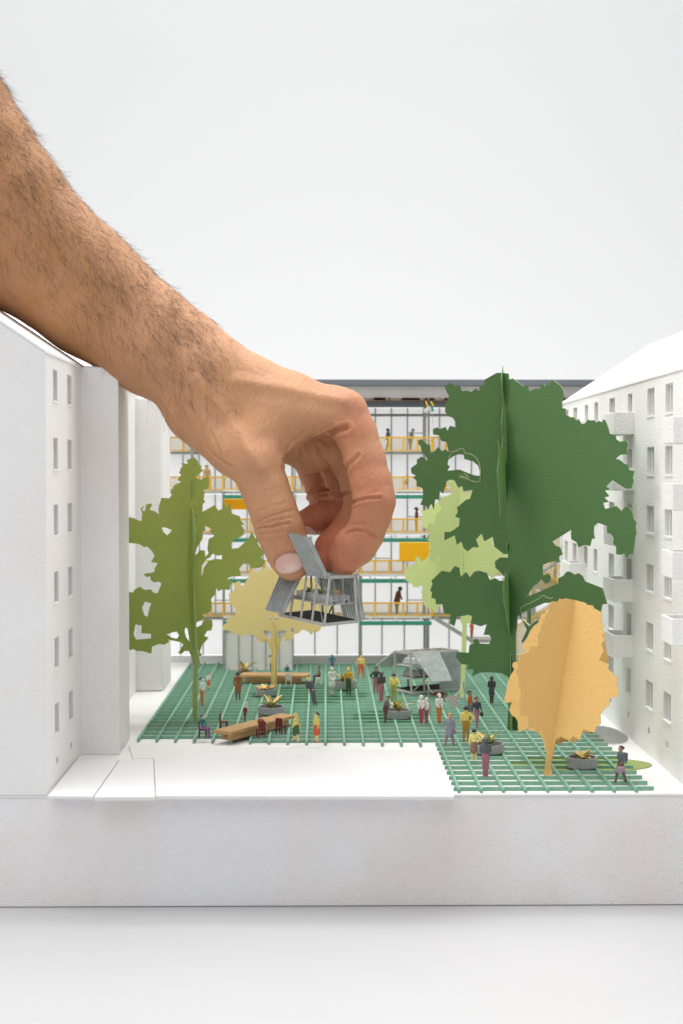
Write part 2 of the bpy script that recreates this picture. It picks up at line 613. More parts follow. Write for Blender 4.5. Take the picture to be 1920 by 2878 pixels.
# ================================================================ glazed block at the back
gb = thing('glazed_building', 'glazed white model block at the far end with yellow railings and green bars', 'building')
DW = 110.2
def Z(py, d): return at(912, py, d).z
def Xp(px, d): return at(px, 1400, d).x
def bxp(b, px0, px1, py0, py1, d, th, m=0):
    b.box((Xp(px0, d), d, Z(py1, d)), (Xp(px1, d), d + th, Z(py0, d)), m)
    return b
# roof bands
b = bxp(MB(), 430, 1760, 1066, 1084, 104.5, 1.0); b.build('roof_edge', M_DGREY, gb, bevel=.05)
b = bxp(MB(), 430, 1700, 1083.5, 1120, 105.2, .6); b.build('fascia', M_ALU, gb, bevel=.05)
b = bxp(MB(), 432, 1690, 1120.5, 1126, 104.9, .9)
for k in range(60):
    x = random.uniform(-11, 19)
    b.box((x, 104.75, Z(1124, 105)), (x + random.uniform(.2, 1.2), 104.95, Z(1119.5 - random.random() * 2, 105)))
b.build('torn_card_edge', M_BROWN, gb)
b = bxp(MB(), 432, 1690, 1127, 1144, 105.6, .5); b.build('roof_beam', M_DGREY, gb, bevel=.03)
b = MB().box((-12.6, 104.9, Z(1084, 105)), (20, 111, Z(1068, 105))); b.build('roof', M_ALU, gb)
# milky sheets between thin mullions, storey by storey
floors = [(1146, 1271), (1277, 1381), (1389, 1500), (1505, 1618), (1623, 1735), (1741, 1868)]
for fi, (ya, yb) in enumerate(floors):
    step = 45 if fi < 5 else 63
    x = 470 if fi < 5 else 444
    za, zb = Z(yb, DW), Z(ya, DW)
    if fi == 5: za = 0.55
    while x < 1560:
        xa, xb = Xp(x + 1.6, DW), Xp(x + step - 1.6, DW)
        MB().face([(xa, DW, za + .04), (xb, DW, za + .04), (xb, DW, zb - .04), (xa, DW, zb - .04)]).build('glass_panel', M_PANEL, gb)
        mo = MB().box((xb + .003, DW - .05, za), (Xp(x + step + 1.6, DW) - .003, DW + .05, zb))
        mo.build('mullion', M_MULL, gb)
        if (int(x) // 45 + fi * 2) % 4 == 1 and fi < 5:
            zz = za + (zb - za) * .42
            MB().box((xa + .01, DW - .05, zz), (xb - .01, DW - .01, zz + .07)).build('transom', M_STEEL, gb)
        x += step
b = bxp(MB(), 430, 1600, 1163, 1170, DW - .3, .25); b.build('rail_beam', M_STEEL, gb)
MB().box((-12, DW - .25, 0.01), (17, DW + .3, .5)).build('plinth', M_ALU, gb)
# floor plates and slabs
for fi, yy in enumerate((1269, 1380, 1497, 1613, 1734)):
    b = MB()
    b.box((Xp(440, 108), 106.9, Z(yy + 7, 107)), (Xp(1560, 108), DW + .2, Z(yy, 107)))
    b.build('walkway_slab', M_STEEL if fi in (0, 4) else M_ALU, gb, bevel=.03)
# columns
for cx, wv in ((1013, 10), (1194.5, 7), (1205, 5), (540, 8), (628, 7), (822, 7), (1500, 8)):
    d = 106.6
    b = MB().box((Xp(cx - wv / 2, d), d, 0.01), (Xp(cx + wv / 2, d), d + .3, Z(1144, d)))
    b.build('column', M_STEEL, gb, bevel=.02)

# yellow railings
def lattice(x0, x1, z0, z1, y, pitch=.215, t=.030):
    """crossed diagonal wires clipped to a rectangle"""
    b = MB()
    W_, H_ = x1 - x0, z1 - z0
    s = pitch * 1.0
    for sgn in (1, -1):
        c = -H_
        while c < W_ + H_:
            # line x = c + sgn*z
            pts = []
            if sgn > 0: za, zb = max(0, -c), min(H_, W_ - c)
            else: za, zb = max(0, c - W_), min(H_, c)
            if zb - za > .03:
                xa, xb = c + sgn * za, c + sgn * zb
                yy = y + (0.012 if sgn > 0 else -0.012)
                b.bar((x0 + xa, yy, z0 + za), (x0 + xb, yy, z0 + zb), t, t, up=(0, 1, 0))
            c += s
    return b
_lat = {}
def railing(px0, px1, pyt, pyb, d, step=38, ret=True):
    x = px0
    z1, z0 = Z(pyt, d), Z(pyb, d)
    MB().bar((Xp(px0, d) - .05, d, z1), (Xp(px1, d) + .05, d, z1), .12, .12).build('handrail', M_YEL, gb)
    MB().bar((Xp(px0, d) - .05, d, z0 + .05), (Xp(px1, d) + .05, d, z0 + .05), .06, .08).build('bottom_rail', M_YEL, gb)
    wpan = Xp(px0 + step, d) - Xp(px0, d)
    key = (round(wpan, 2), round(z1 - z0, 2))
    if key not in _lat:
        _lat[key] = (lattice(0, wpan - .1, .02, z1 - z0 - .05, 0).mesh('mesh_panel', M_MESH),
                     MB().box((-.075, -.06, 0), (.075, .06, z1 - z0 - .062)).mesh('post', M_YEL))
    lm, pm = _lat[key]
    n = max(1, round((px1 - px0) / step))
    for k in range(n + 1):
        xx = Xp(px0, d) + wpan * k
        put('post', pm, gb, (xx, d, z0))
        if k < n:
            put('mesh_panel', lm, gb, (xx + .05, d, z0))
for (yt, yb_) in ((1229.5, 1268), (1341, 1378), (1459, 1497), (1576, 1612), (1695, 1732)):
    railing(478, 630, yt, yb_, 106.8)
    railing(822, 1012, yt, yb_, 106.8)
    railing(1216, 1410, yt, yb_, 106.8)
    if yt > 1300:
        railing(627, 822, yt, yb_, 105.2, 39)
    railing(1014, 1214, yt, yb_, 105.2, 40)
# projecting bays with emerald bars under them
for (xa, xb) in ((627, 824), (1011, 1214)):
    for yy in (1391, 1513, 1628, 1747):
        bxp(MB(), xa, xb, yy, yy + 10.5, 105.0, .35).build('green_bar', M_BARG, gb, bevel=.03)
        MB().box((Xp(xa, 105), 105.1, Z(yy - 9, 105)), (Xp(xb, 105), 106.88, Z(yy - 14, 105))).build('bay_floor', M_ALU, gb)
        for px in (xa + 30, (xa + xb) / 2, xb - 30):
            MB().box((Xp(px - 3, 105), 105.05, Z(yy - 3, 105)), (Xp(px + 3, 105), 105.3, Z(yy - 9, 105))).build('bracket', M_PANEL, gb)
# ribbed yellow blinds
def blind(px0, px1, py0, py1, d):
    b = MB()
    z1, z0 = Z(py0, d), Z(py1, d)
    n = 14
    for k in range(n):
        za, zb = z0 + (z1 - z0) * k / n, z0 + (z1 - z0) * (k + 1) / n
        zm = (za + zb) / 2
        x0, x1 = Xp(px0, d), Xp(px1, d)
        yk, ym = d - .0, d - .07
        b.face([(x0, yk, za), (x1, yk, za), (x1, ym, zm), (x0, ym, zm)])
        b.face([(x0, ym, zm), (x1, ym, zm), (x1, yk, zb), (x0, yk, zb)])
    b.box((Xp(px0, d), d + .01, z0), (Xp(px1, d), d + .05, z1))
    b.build('blind', M_BLIND, gb)
blind(630, 708, 1402, 1432, 104.9)
blind(1122, 1212, 1524, 1577, 104.9)
# ground floor of the left bay: sheets painted grey as in shade
for k in range(5):
    xa, xb = 632 + k * 38, 632 + (k + 1) * 38
    MB().box((Xp(xa + 1.5, 105), 105.2, .02), (Xp(xb - 1.5, 105), 105.26, Z(1757, 105))).build('glass_panel', M_PANEL_SHADE, gb)
    MB().box((Xp(xb - 1.5, 105) + .003, 105.1, .02), (Xp(xb + 1.5, 105) - .003, 105.3, Z(1757, 105))).build('mullion', M_STEEL, gb)
MB().box((Xp(627, 105), 105.05, 0.012), (Xp(632, 105), 105.4, Z(1757, 105))).build('column', M_STEEL, gb)
MB().box((Xp(818, 105), 105.35, 0.012), (Xp(824, 105), 105.6, Z(1757, 105))).build('column', M_STEEL, gb)
MB().bar((Xp(627, 105), 105.15, Z(1776, 105)), (Xp(824, 105), 105.15, Z(1776, 105)), .06, .06).build('transom', M_STEEL, gb)
# hoist of yellow straps and a green block hanging from the roof beam
for (qa, qb, m_, wd) in (((1197, 1128), (1204, 1146), M_BLIND, .09), ((1211, 1128), (1219, 1141), M_BLIND, .09), ((1192, 1156), (1211, 1146), M_PANEL, .28),
                         ((1211, 1142), (1217, 1156), M_BARG, .2), ((1216, 1160), (1218, 1215), M_MULL, .03)):
    MB().bar(at(*qa, 104.6), at(*qb, 104.6), wd, wd).build('hoist', m_, gb)
# ramps at the right: brace, landings and yellow mesh
st = thing('stair_tower', 'open yellow mesh stair with grey ramps half hidden behind the dark green tree', 'stairs')
dS = 103.5
MB().bar(at(1222, 1737, dS), at(1335, 1806, dS), .28, .28).build('ramp_beam', M_STEEL, st)
MB().box((Xp(1322, dS), dS - .2, Z(1806, dS)), (Xp(1400, dS), dS + 1.6, Z(1797, dS))).build('landing', M_STEEL, st)
def mesh_quad(q, name='mesh_panel', pitch=.2):
    """lattice on a sloping quad given by four corner points"""
    a, b_, c, d = [Vector(p) for p in q]
    u, v = b_ - a, d - a
    Lu, Lv = u.length, v.length
    un, vn = u / Lu, v / Lv
    lm = MB()
    n = un.cross(vn).normalized()
    for sgn in (1, -1):
        cc = -Lv
        while cc < Lu + Lv:
            if sgn > 0: ta, tb = max(0, -cc), min(Lv, Lu - cc)
            else: ta, tb = max(0, cc - Lu), min(Lv, cc)
            if tb - ta > .03:
                o_ = n * (.012 * sgn)
                lm.bar(a + un * (cc + sgn * ta) + vn * ta + o_, a + un * (cc + sgn * tb) + vn * tb + o_, .045, .03, up=n)
            cc += pitch
    return lm.build(name, M_MESH, st)
for (qa, qb, qc, qd) in (((1440, 1745), (1575, 1650), (1575, 1585), (1440, 1680)),
                         ((1440, 1668), (1575, 1575), (1570, 1535), (1440, 1600)),
                         ((1440, 1868), (1560, 1790), (1560, 1700), (1440, 1765)),
                         ((1500, 1640), (1575, 1700), (1575, 1640), (1500, 1585))):
    mesh_quad([at(*qa, dS), at(*qb, dS), at(*qc, dS), at(*qd, dS)])
    MB().bar(at(*qa, dS), at(*qb, dS), .14, .2).build('ramp_beam', M_STEEL, st)
    MB().bar(at(*qd, dS), at(*qc, dS), .09, .09).build('handrail', M_YEL, st)
MB().box((Xp(1558, dS), dS, .01), (Xp(1566, dS), dS + .3, Z(1540, dS))).build('column', M_STEEL, st)
MB().box((Xp(1340, dS), dS + .5, .01), (Xp(1345, dS), dS + .7, Z(1800, dS))).build('column', M_STEEL, st)

# ================================================================ paper trees (crossed sheets of cut card)
M_TDARK = paper('dark_green_card', (0.10, 0.205, 0.077), trans=0.12)
M_TOLIVE = paper('olive_green_card', (0.38, 0.46, 0.115), trans=0.15)
M_TAMBER = paper('amber_card', (0.86, 0.55, 0.20), trans=0.08)
M_TPALE = paper('pale_yellow_card', (0.99, 0.79, 0.38), trans=0.15)
M_TLIGHT = paper('light_green_card', (0.70, 0.80, 0.36), trans=0.15)


M_CUT = mat('pale_cut_edge', (0.36, 0.40, 0.22), .8)


def sheet(parent, m, origin, s, outer, holes, p0, seam_dir, hdir, name='paper_sheet', t=0.035, push=0.0):
    """one flat card sheet with real thickness standing in the upright plane through p0"""
    h = Vector((hdir[0], hdir[1], 0)).normalized()
    n = h.cross(seam_dir).normalized()
    if n.y > 0: n = -n
    p = p0 + n * push
    rings = []
    for ring in [outer] + list(holes):
        pts = [on_plane(origin[0] + x / s, origin[1] + y / s, p, n) for x, y in ring]
        pts = [q for k, q in enumerate(pts) if (q - pts[k - 1]).length > 1e-4]
        rings.append(pts)
    zmin = 0.03
    for r in rings:
        for q in r:
            q.z = max(q.z, zmin)
    tris = tessellate_polygon([[Vector((q.dot(h), q.z, 0)) for q in r] for r in rings])
    flat = [q for r in rings for q in r]
    N = len(flat)
    b = MB()
    b.v = [tuple(q + n * t / 2) for q in flat] + [tuple(q - n * t / 2) for q in flat]
    for a_, b_, c_ in tris:
        b.f += [(a_, b_, c_), (a_ + N, c_ + N, b_ + N)]
        b.m += [0, 0]
    i = 0
    for r in rings:
        for k in range(len(r)):
            k2 = (k + 1) % len(r)
            b.f.append((i + k, i + k2, i + k2 + N, i + k + N))
            b.m.append(1)
        i += len(r)
    return b.build(name, [m, m if t < .033 else M_CUT], parent)


def tree_frame(base_px, top_px, z0=0.0):
    b0 = gnd(*base_px, z0)
    tp = at(top_px[0], top_px[1], b0.y)
    return b0, (tp - b0).normalized()


# ---- big dark green tree
dt = thing('paper_tree', 'large dark green paper tree, tallest of the cut paper trees', 'paper tree', 'cut paper trees')
b0, sd = tree_frame((1442, 2055), (1413, 1045))
O, S = (1100, 1000), 2.0907
up_l = [(655,100),(620,100),(548,140),(548,170),(520,175),(515,208),(497,190),(470,213),(450,205),(413,207),(405,170),(385,180),(345,157),(325,175),(312,180),(325,210),(340,240),(318,285),(316,330),(335,355),(362,365),(378,390),(382,422),(345,410),(330,440),(320,418),(285,430),(268,420),(245,430),(245,462),(280,468),(293,500),(325,507),(338,565),(315,548),(300,562),(275,535),(250,565),(232,572),(228,522),(210,520),(180,490),(160,495),(158,520),(172,530),(178,560),(205,590),(213,615),(178,592),(150,610),(150,635),(115,660),(118,690),(145,705),(125,712),(148,735),(148,765),(185,780),(188,830),(170,875),(205,880),(213,905),(235,870),(250,905),(258,845),(280,845),(285,795),(305,808),(318,770),(325,740),(345,727),(372,733),(390,768),(398,775),(415,765),(425,795),(478,788),(462,840),(440,845),(400,880),(385,892),(392,915),(375,945),(402,955),(398,1000),(368,1022),(345,1035),(312,1035),(312,1085),(373,1055),(385,1110),(413,1092),(425,1130),(450,1150),(478,1125),(515,1125),(498,1080),(530,1045),(547,1090),(595,1063),(605,1120),(660,1165),(686,1165)]
eye = [(335,612),(330,640),(345,650),(330,675),(365,672),(400,668),(430,680),(480,700),(518,706),(521,680),(510,645),(480,620),(430,607),(425,582),(395,578),(365,590),(347,603)]
lobe = [(686,1185),(640,1185),(608,1210),(612,1245),(645,1275),(665,1300),(690,1300)]
low_l = [(690,1325),(635,1322),(610,1305),(580,1318),(560,1275),(515,1262),(490,1268),(462,1300),(440,1270),(408,1298),(400,1245),(372,1235),(345,1272),(297,1262),(235,1322),(243,1340),(228,1380),(240,1390),(235,1420),(260,1430),(262,1460),(300,1460),(310,1515),(347,1520),(345,1575),(372,1588),(385,1533),(425,1527),(455,1522),(475,1530),(468,1570),(525,1590),(560,1577),(542,1640),(575,1640),(588,1660),(575,1693),(520,1690),(510,1665),(482,1665),(485,1690),(460,1700),(455,1745),(383,1740),(380,1770),(412,1812),(455,1815),(443,1840),(487,1842),(470,1885),(520,1862),(560,1858),(650,1865),(690,1890),(689,2038),(682,2206),(715,2206)]
lh = (-1, .30)
sheet(dt, M_TDARK, O, S, up_l, [eye], b0, sd, lh)
sheet(dt, M_TDARK, O, S, lobe, [], b0, sd, lh)
sheet(dt, M_TDARK, O, S, low_l, [], b0, sd, lh)
rh = (.50, -.88)
up_r = [(656,100),(690,105),(693,140),(715,133),(740,152),(780,180),(808,176),(812,207),(850,192),(877,193),(880,163),(895,161),(903,180),(928,170),(950,140),(975,160),(1000,178),(1012,205),(1015,240),(1003,262),(1005,308),(1025,310),(1027,345),(1055,362),(1075,360),(1090,380),(1102,370),(1118,400),(1140,398),(1155,375),(1175,380),(1195,378),(1205,393),(1220,382),(1240,390),(1245,373),(1258,378),(1275,420),(1285,458),(1320,465),(1322,490),(1345,505),(1380,498),(1395,518),(1385,545),(1392,578),(1345,582),(1320,605),(1345,612),(1372,635),(1395,640),(1398,672),(1430,677),(1420,715),(1425,735),(1413,780),(1380,782),(1340,755),(1300,730),(1262,768),(1290,785),(1256,792),(1283,825),(1252,832),(1280,858),(1245,865),(1257,900),(1285,893),(1325,882),(1355,912),(1375,885),(1400,888),(1420,925),(1425,958),(1440,975),(1437,1010),(1442,1045),(1435,1060),(1430,1110),(1420,1165),(1400,1165),(1385,1190),(1370,1160),(1350,1170),(1323,1165),(1322,1120),(1305,1105),(1308,1070),(1290,1045),(1270,1040),(1268,1000),(1240,990),(1215,982),(1192,1000),(1190,1040),(1197,1075),(1180,1075),(1168,1118),(1135,1112),(1100,1125),(1090,1095),(1058,1078),(1058,1022),(985,1068),(948,1090),(965,1115),(993,1125),(1008,1165),(985,1180),(990,1215),(965,1205),(920,1215),(890,1230),(893,1290),(930,1280),(940,1300),(932,1330),(908,1340),(893,1325),(885,1310),(860,1338),(838,1352),(805,1400),(790,1420),(983,1337),(980,1310),(1015,1290),(1032,1268),(1050,1268),(1080,1285),(1102,1277),(1125,1292),(1140,1325),(1242,1365),(1270,1457),(1240,1462),(1233,1505),(1150,1510),(1000,1490),(932,1452),(900,1452),(765,1513),(765,1545),(812,1590),(860,1550),(865,1565),(820,1605),(800,1650),(775,1690),(765,1680),(798,1608),(752,1522),(742,1530),(740,1590),(732,1640),(735,1900),(745,2206),(716,2206)]
sheet(dt, M_TDARK, O, S, up_r, [], b0, sd, rh)
sliver = [(655,58),(660,130),(656,300),(666,600),(692,950),(702,1090),(722,1190),(724,1500),(720,1800),(716,2206),(700,2206),(700,1880),(702,1650),(680,1570),(672,1500),(660,1450),(655,1370),(670,1268),(678,1300),(690,1268),(700,1300),(706,1240),(690,1150),(675,1130),(690,1050),(682,950),(666,745),(660,790),(650,860),(641,948),(635,880),(632,790),(627,770),(620,690),(632,590),(625,492),(638,540),(650,545),(655,470),(647,400),(655,300),(645,130)]
M_TDARK_LIT = paper('lit_green_card', (0.34, 0.50, 0.26), trans=0.55)  # paler copy of the dark green card, light painted into its colour
sheet(dt, M_TDARK_LIT, O, S, sliver, [], b0, sd, (-.27, -.96), t=.03)
sheet(dt, M_TDARK, (1420, 1560), 5.227, [(275,430),(385,340),(415,400),(410,470),(365,520),(345,590),(378,760),(375,1030),(318,980),(320,800),(150,800),(140,560)], [], b0, sd, (.22, .96))

# knife lines cut into the card
def knife(pts, origin, s_, hd):
    h = Vector((hd[0], hd[1], 0)).normalized()
    n = h.cross(sd).normalized()
    if n.y > 0: n = -n
    MB().tube([on_plane(origin[0] + x / s_, origin[1] + y / s_, b0 + n * .02, n) for x, y in pts], .014, 4).build('knife_cut', M_KNIFE, dt)
M_KNIFE = mat('torn_paper_fibre', (0.66, 0.62, 0.42), .9)
knife([(338,612),(345,585),(352,565),(385,558),(405,543),(425,548),(432,570),(470,578),(500,600),(518,632),(524,680),(520,740),(495,742),(440,722),(400,712)], O, S, lh)
knife([(400,705),(455,716),(452,706),(425,690)], O, S, lh)
knife([(225,850),(230,775),(300,732),(400,690),(490,642),(560,590),(600,602),(590,620),(640,625),(660,640),(700,625)], (1420, 1560), 5.227, rh)

# ---- amber tree in front
ta = thing('paper_tree', 'amber orange paper tree with toothed oval crown at the front right', 'paper tree', 'cut paper trees')
b0, sd = tree_frame((1542, 2184), (1617, 1690))
O, S = (1380, 1660), 3.92
lf = [(930,105),(825,85),(800,95),(755,90),(730,125),(690,115),(650,130),(655,165),(640,195),(640,225),(605,260),(600,295),(560,310),(580,345),(550,380),(555,435),(520,480),(525,612),(430,620),(430,665),(320,710),(320,770),(300,775),(300,845),(265,880),(310,965),(305,1050),(335,1100),(330,1180),(305,1250),(330,1310),(320,1380),(415,1385),(415,1520),(480,1505),(490,1565),(575,1550),(600,1600),(610,1720),(605,1850),(580,2055),(635,2055)]
rf = [(930,105),(1040,135),(1060,155),(1125,165),(1135,195),(1220,240),(1215,295),(1225,360),(1240,380),(1230,430),(1265,470),(1230,490),(1258,540),(1220,590),(1245,660),(1195,765),(1300,820),(1290,860),(1395,960),(1400,1000),(1385,1050),(1415,1120),(1390,1165),(1310,1190),(1300,1270),(1250,1300),(1205,1370),(1210,1470),(1160,1500),(1150,1565),(1020,1530),(980,1650),(910,1605),(870,1655),(775,1605),(720,1640),(670,1720),(655,1760),(655,1900),(680,2055),(635,2055)]
bl = [(920,130),(640,195),(610,210),(600,250),(555,260),(545,310),(520,375),(475,385),(440,450),(395,550),(360,565),(355,620),(375,660),(370,690),(320,700),(300,780),(250,790),(235,830),(262,865),(215,940),(185,1020),(170,1120),(150,1190),(155,1235),(235,1230),(200,1315),(240,1380),(270,1395),(305,1450),(300,1500),(310,1560),(390,1525),(480,1545),(530,1560),(580,1660),(600,1760),(640,1760),(690,1500),(800,900)]
br = [(930,130),(1020,150),(1200,300),(1258,545),(1268,650),(1297,740),(1275,860),(1250,1200),(1100,1520),(1085,1562),(1020,1560),(960,1600),(940,1650),(910,1690),(870,1650),(700,1600),(690,1500),(800,900)]
def wing(o, m, pts, h, **k): sheet(o, m, O, S, pts, k.get('holes', []), b0, sd, h, push=k.get('push', 0))
bl = bl[:-3] + [(660, 1760), (929, 130)]
br = br[:-3] + [(700, 1600), (690, 1700), (929, 130)]
wing(ta, M_TAMBER, lf, (-.97, -.24))
wing(ta, M_TAMBER, rf, (.60, -.80))
wing(ta, M_TAMBER, bl, (-.62, .78), push=-.05)
wing(ta, M_TAMBER, br, (.95, .30), push=-.05)

# ---- olive tree at the left
to = thing('paper_tree', 'olive green paper tree with ragged holes beside the white towers', 'paper tree', 'cut paper trees')
b0, sd = tree_frame((547, 2030), (539, 1290))
O, S = (340, 1240), 2.798
l = [(575,125),(550,135),(515,150),(530,180),(475,170),(485,200),(475,205),(458,250),(475,265),(443,305),(475,320),(410,350),(410,370),(385,400),(400,420),(380,450),(320,445),(305,490),(295,535),(300,575),(265,550),(225,540),(245,500),(235,490),(200,497),(190,550),(165,545),(185,505),(155,530),(170,570),(160,630),(100,605),(65,597),(20,600),(-10,640),(-5,720),(30,790),(62,800),(140,808),(180,832),(210,830),(250,870),(265,905),(235,950),(290,960),(265,1000),(262,1030),(200,1040),(175,1045),(205,1070),(230,1060),(235,1090),(260,1110),(300,1105),(318,1120),(290,1195),(255,1190),(235,1165),(185,1170),(150,1145),(110,1165),(95,1190),(65,1185),(5,1200),(-5,1400),(0,1560),(65,1580),(65,1645),(100,1635),(125,1650),(170,1650),(205,1660),(240,1670),(245,1615),(300,1595),(345,1600),(385,1575),(365,1560),(470,1580),(490,1600),(450,1665),(475,1675),(500,1650),(535,1650),(565,1720),(570,1800),(562,1980),(566,2215),(590,2215),(585,1800),(552,1500),(530,1200),(520,1000),(530,800),(545,480),(555,290)]
lhole = [[(115,1440),(165,1450),(160,1510),(235,1515),(240,1550),(190,1555),(120,1560),(100,1520)],
         [(190,1260),(240,1275),(225,1310),(210,1380),(185,1370),(165,1310)],
         [(320,682),(345,676),(405,700),(365,740),(335,715)],
         [(358,1520),(400,1505),(440,1497),(458,1530),(440,1553),(400,1545)],
         [(505,1465),(525,1475),(540,1575),(515,1545),(500,1500)]]
r = [(575,125),(600,150),(615,185),(635,195),(630,215),(648,230),(590,280),(600,298),(640,300),(645,290),(690,275),(685,300),(693,345),(670,380),(645,385),(660,400),(650,455),(665,480),(645,490),(640,555),(740,500),(745,515),(765,545),(800,530),(795,500),(815,485),(825,530),(845,490),(863,500),(860,535),(875,570),(935,590),(940,620),(970,655),(945,660),(970,700),(965,735),(930,760),(890,770),(888,795),(865,790),(865,830),(870,845),(925,840),(1000,770),(1030,710),(1090,830),(1115,850),(1125,880),(1100,920),(1135,940),(1110,990),(1060,1000),(1020,1000),(1005,962),(960,965),(930,1000),(945,1060),(870,1065),(835,1080),(885,1105),(860,1130),(855,1170),(800,1165),(765,1180),(750,1150),(745,1200),(710,1240),(715,1320),(690,1350),(640,1362),(660,1400),(600,1420),(590,1440),(592,1465),(640,1440),(660,1400),(715,1405),(722,1440),(710,1490),(680,1490),(655,1530),(690,1545),(640,1600),(618,1660),(640,1680),(620,1690),(610,1700),(600,1790),(600,2215),(588,2215),(580,1800),(552,1500),(530,1200),(520,1000),(530,800),(545,480),(555,290)]
rhole = [[(660,665),(715,690),(700,710),(735,745),(690,770),(680,850),(690,880),(665,910),(660,860),(620,855),(595,890),(585,888),(600,830),(640,770),(645,710),(665,700)],
         [(720,885),(760,900),(795,895),(795,930),(740,925),(690,940),(650,1000),(650,1040),(630,1060),(636,980),(670,930),(700,915)]]
sheet(to, M_TOLIVE, O, S, l, lhole, b0, sd, (-1, .12))
sheet(to, M_TOLIVE, O, S, r, rhole, b0, sd, (1, .35))
sl_ = [(555,290),(545,480),(535,560),(525,760),(516,1000),(523,1200),(543,1430),(560,1600),(578,1800),(580,2215),(598,2215),(606,1780),(625,1740),(602,1640),(592,1450),(577,1200),(570,1000),(583,800),(588,700),(580,650),(600,600),(582,605),(574,640),(570,560),(560,520),(562,300)]
M_TOLIVE_LIT = paper('lit_olive_card', (0.33, 0.45, 0.16), trans=0.15)  # greener copy of the olive card, lit tone put into the colour
sheet(to, M_TOLIVE_LIT, O, S, sl_, [], b0, sd, (.16, -.98), t=.03)

# ---- pale yellow tree
tp = thing('paper_tree', 'pale yellow paper tree with forked trunk behind the held market stall', 'paper tree', 'cut paper trees')
b0, sd = tree_frame((771, 1944), (768, 1600))
O, S = (600, 1560), 4.612
l = [(775,130),(740,190),(715,185),(700,155),(640,175),(605,210),(570,215),(500,180),(480,215),(465,235),(460,290),(440,310),(380,400),(350,380),(345,335),(300,345),(260,380),(275,430),(240,490),(200,500),(205,560),(215,580),(225,640),(290,680),(280,790),(190,820),(180,870),(110,920),(120,975),(190,965),(230,1000),(290,1020),(330,1035),(375,1065),(410,1020),(500,1035),(545,1050),(585,1120),(650,1130),(640,1060),(600,1040),(700,1110),(740,1240),(750,1290),(745,1770),(790,1770),(788,1000),(770,800),(770,400)]
lhole = [[(650,965),(760,1005),(755,1060),(735,1095),(690,1050),(650,1015)], [(685,765),(745,815),(740,835),(715,815)]]
r = [(775,130),(800,170),(870,260),(1000,250),(1130,290),(1300,290),(1400,400),(1500,600),(1560,750),(1480,850),(1400,935),(1380,980),(1330,1000),(1310,970),(1270,1040),(1230,990),(1150,965),(1110,1010),(1040,1030),(1035,1080),(1000,1105),(915,1115),(925,1085),(960,1055),(900,1070),(870,1130),(850,1230),(825,1290),(825,1770),(792,1770),(790,1000),(772,800),(772,400)]
rhole = [[(820,1000),(905,965),(945,985),(940,1005),(880,1055),(840,1085),(815,1040)], [(1000,950),(1020,945),(1050,935),(1045,985),(1010,1000)], [(795,790),(850,790),(825,850),(800,830)]]
sheet(tp, M_TPALE, O, S, l, lhole, b0, sd, (-1, -.35))
sheet(tp, M_TPALE, O, S, r, rhole, b0, sd, (1, -.15))
sheet(tp, M_TPALE, O, S, [(780,860),(800,1000),(795,1130),(810,1240),(800,1770),(770,1770),(760,1250),(775,1100),(765,1000),(730,930)], [], b0, sd, (.2, -.98))

# ---- light green tree
tl = thing('paper_tree', 'light green slender paper tree partly hidden by the dark green tree', 'paper tree', 'cut paper trees')
b0, sd = tree_frame((1296, 1962), (1290, 1420))
O, S = (1120, 1300), 3.458
lA = [(575,230),(550,175),(515,165),(482,180),(490,225),(515,245),(520,300),(480,320),(410,340),(400,410),(425,440),(400,480),(365,500),(360,560),(345,600),(320,590),(285,600),(290,625),(270,640),(300,690),(320,720),(280,750),(310,780),(320,820),(300,850),(315,880),(305,920),(320,970),(370,960),(430,1000),(440,1040),(510,1055),(560,1100),(620,1250),(650,1250),(640,1060),(620,760),(590,400)]
lAh = [[(365,715),(395,735),(385,750),(370,735)], [(372,910),(410,905),(412,930),(385,965),(365,940)]]
lB = [(575,300),(320,420),(285,465),(215,460),(235,500),(220,545),(240,580),(225,620),(260,640),(300,650),(300,900),(230,970),(205,915),(185,920),(160,905),(175,960),(135,1000),(90,1010),(55,1075),(70,1140),(140,1190),(135,1210),(200,1215),(210,1190),(240,1215),(220,1270),(245,1290),(225,1330),(260,1400),(320,1420),(350,1450),(380,1420),(420,1380),(430,1360),(520,1300),(640,1300),(635,1060),(620,760)]
rA = [(575,230),(595,250),(625,225),(630,290),(690,290),(725,265),(700,350),(650,360),(640,450),(700,600),(810,690),(835,755),(910,720),(920,800),(1010,885),(1080,890),(1150,760),(1150,925),(1085,915),(1040,920),(960,960),(930,1020),(970,1020),(980,1060),(940,1110),(895,1135),(885,1080),(810,1090),(795,1050),(740,1050),(690,1110),(665,1200),(668,1470),(720,1500),(700,1565),(665,1560),(662,1700),(640,2290),(598,2290),(618,1700),(622,1580),(600,1530),(612,1490),(650,1250),(640,1060),(620,760),(590,400)]
sheet(tl, M_TLIGHT, O, S, lA, lAh, b0, sd, (-1, -.35))
sheet(tl, M_TLIGHT, O, S, lB, [], b0, sd, (-1, .45))
sheet(tl, M_TLIGHT, O, S, rA, [], b0, sd, (1, -.30))

# ================================================================ the arm and hand
H0, H1 = (400, 950), 2.0907            # where the hand is read off the photograph
def hp(x, y, d):
    return at(H0[0] + x / H1, H0[1] + y / H1, d)
def fp(x, y, d):                        # same with full photograph pixels
    return at(x, y, d)

VOX = 0.07
BMIN = np.array([-20.5, 70.4, 8.4])
BMAX = np.array([4.4, 80.9, 37.5])
NX, NY, NZ = [int(math.ceil(v)) for v in (BMAX - BMIN) / VOX]


def smin(a, b, k):
    if k <= 0: return np.minimum(a, b)
    h = np.clip(0.5 + 0.5 * (b - a) / k, 0, 1)
    return b * (1 - h) + a * h - k * h * (1 - h)


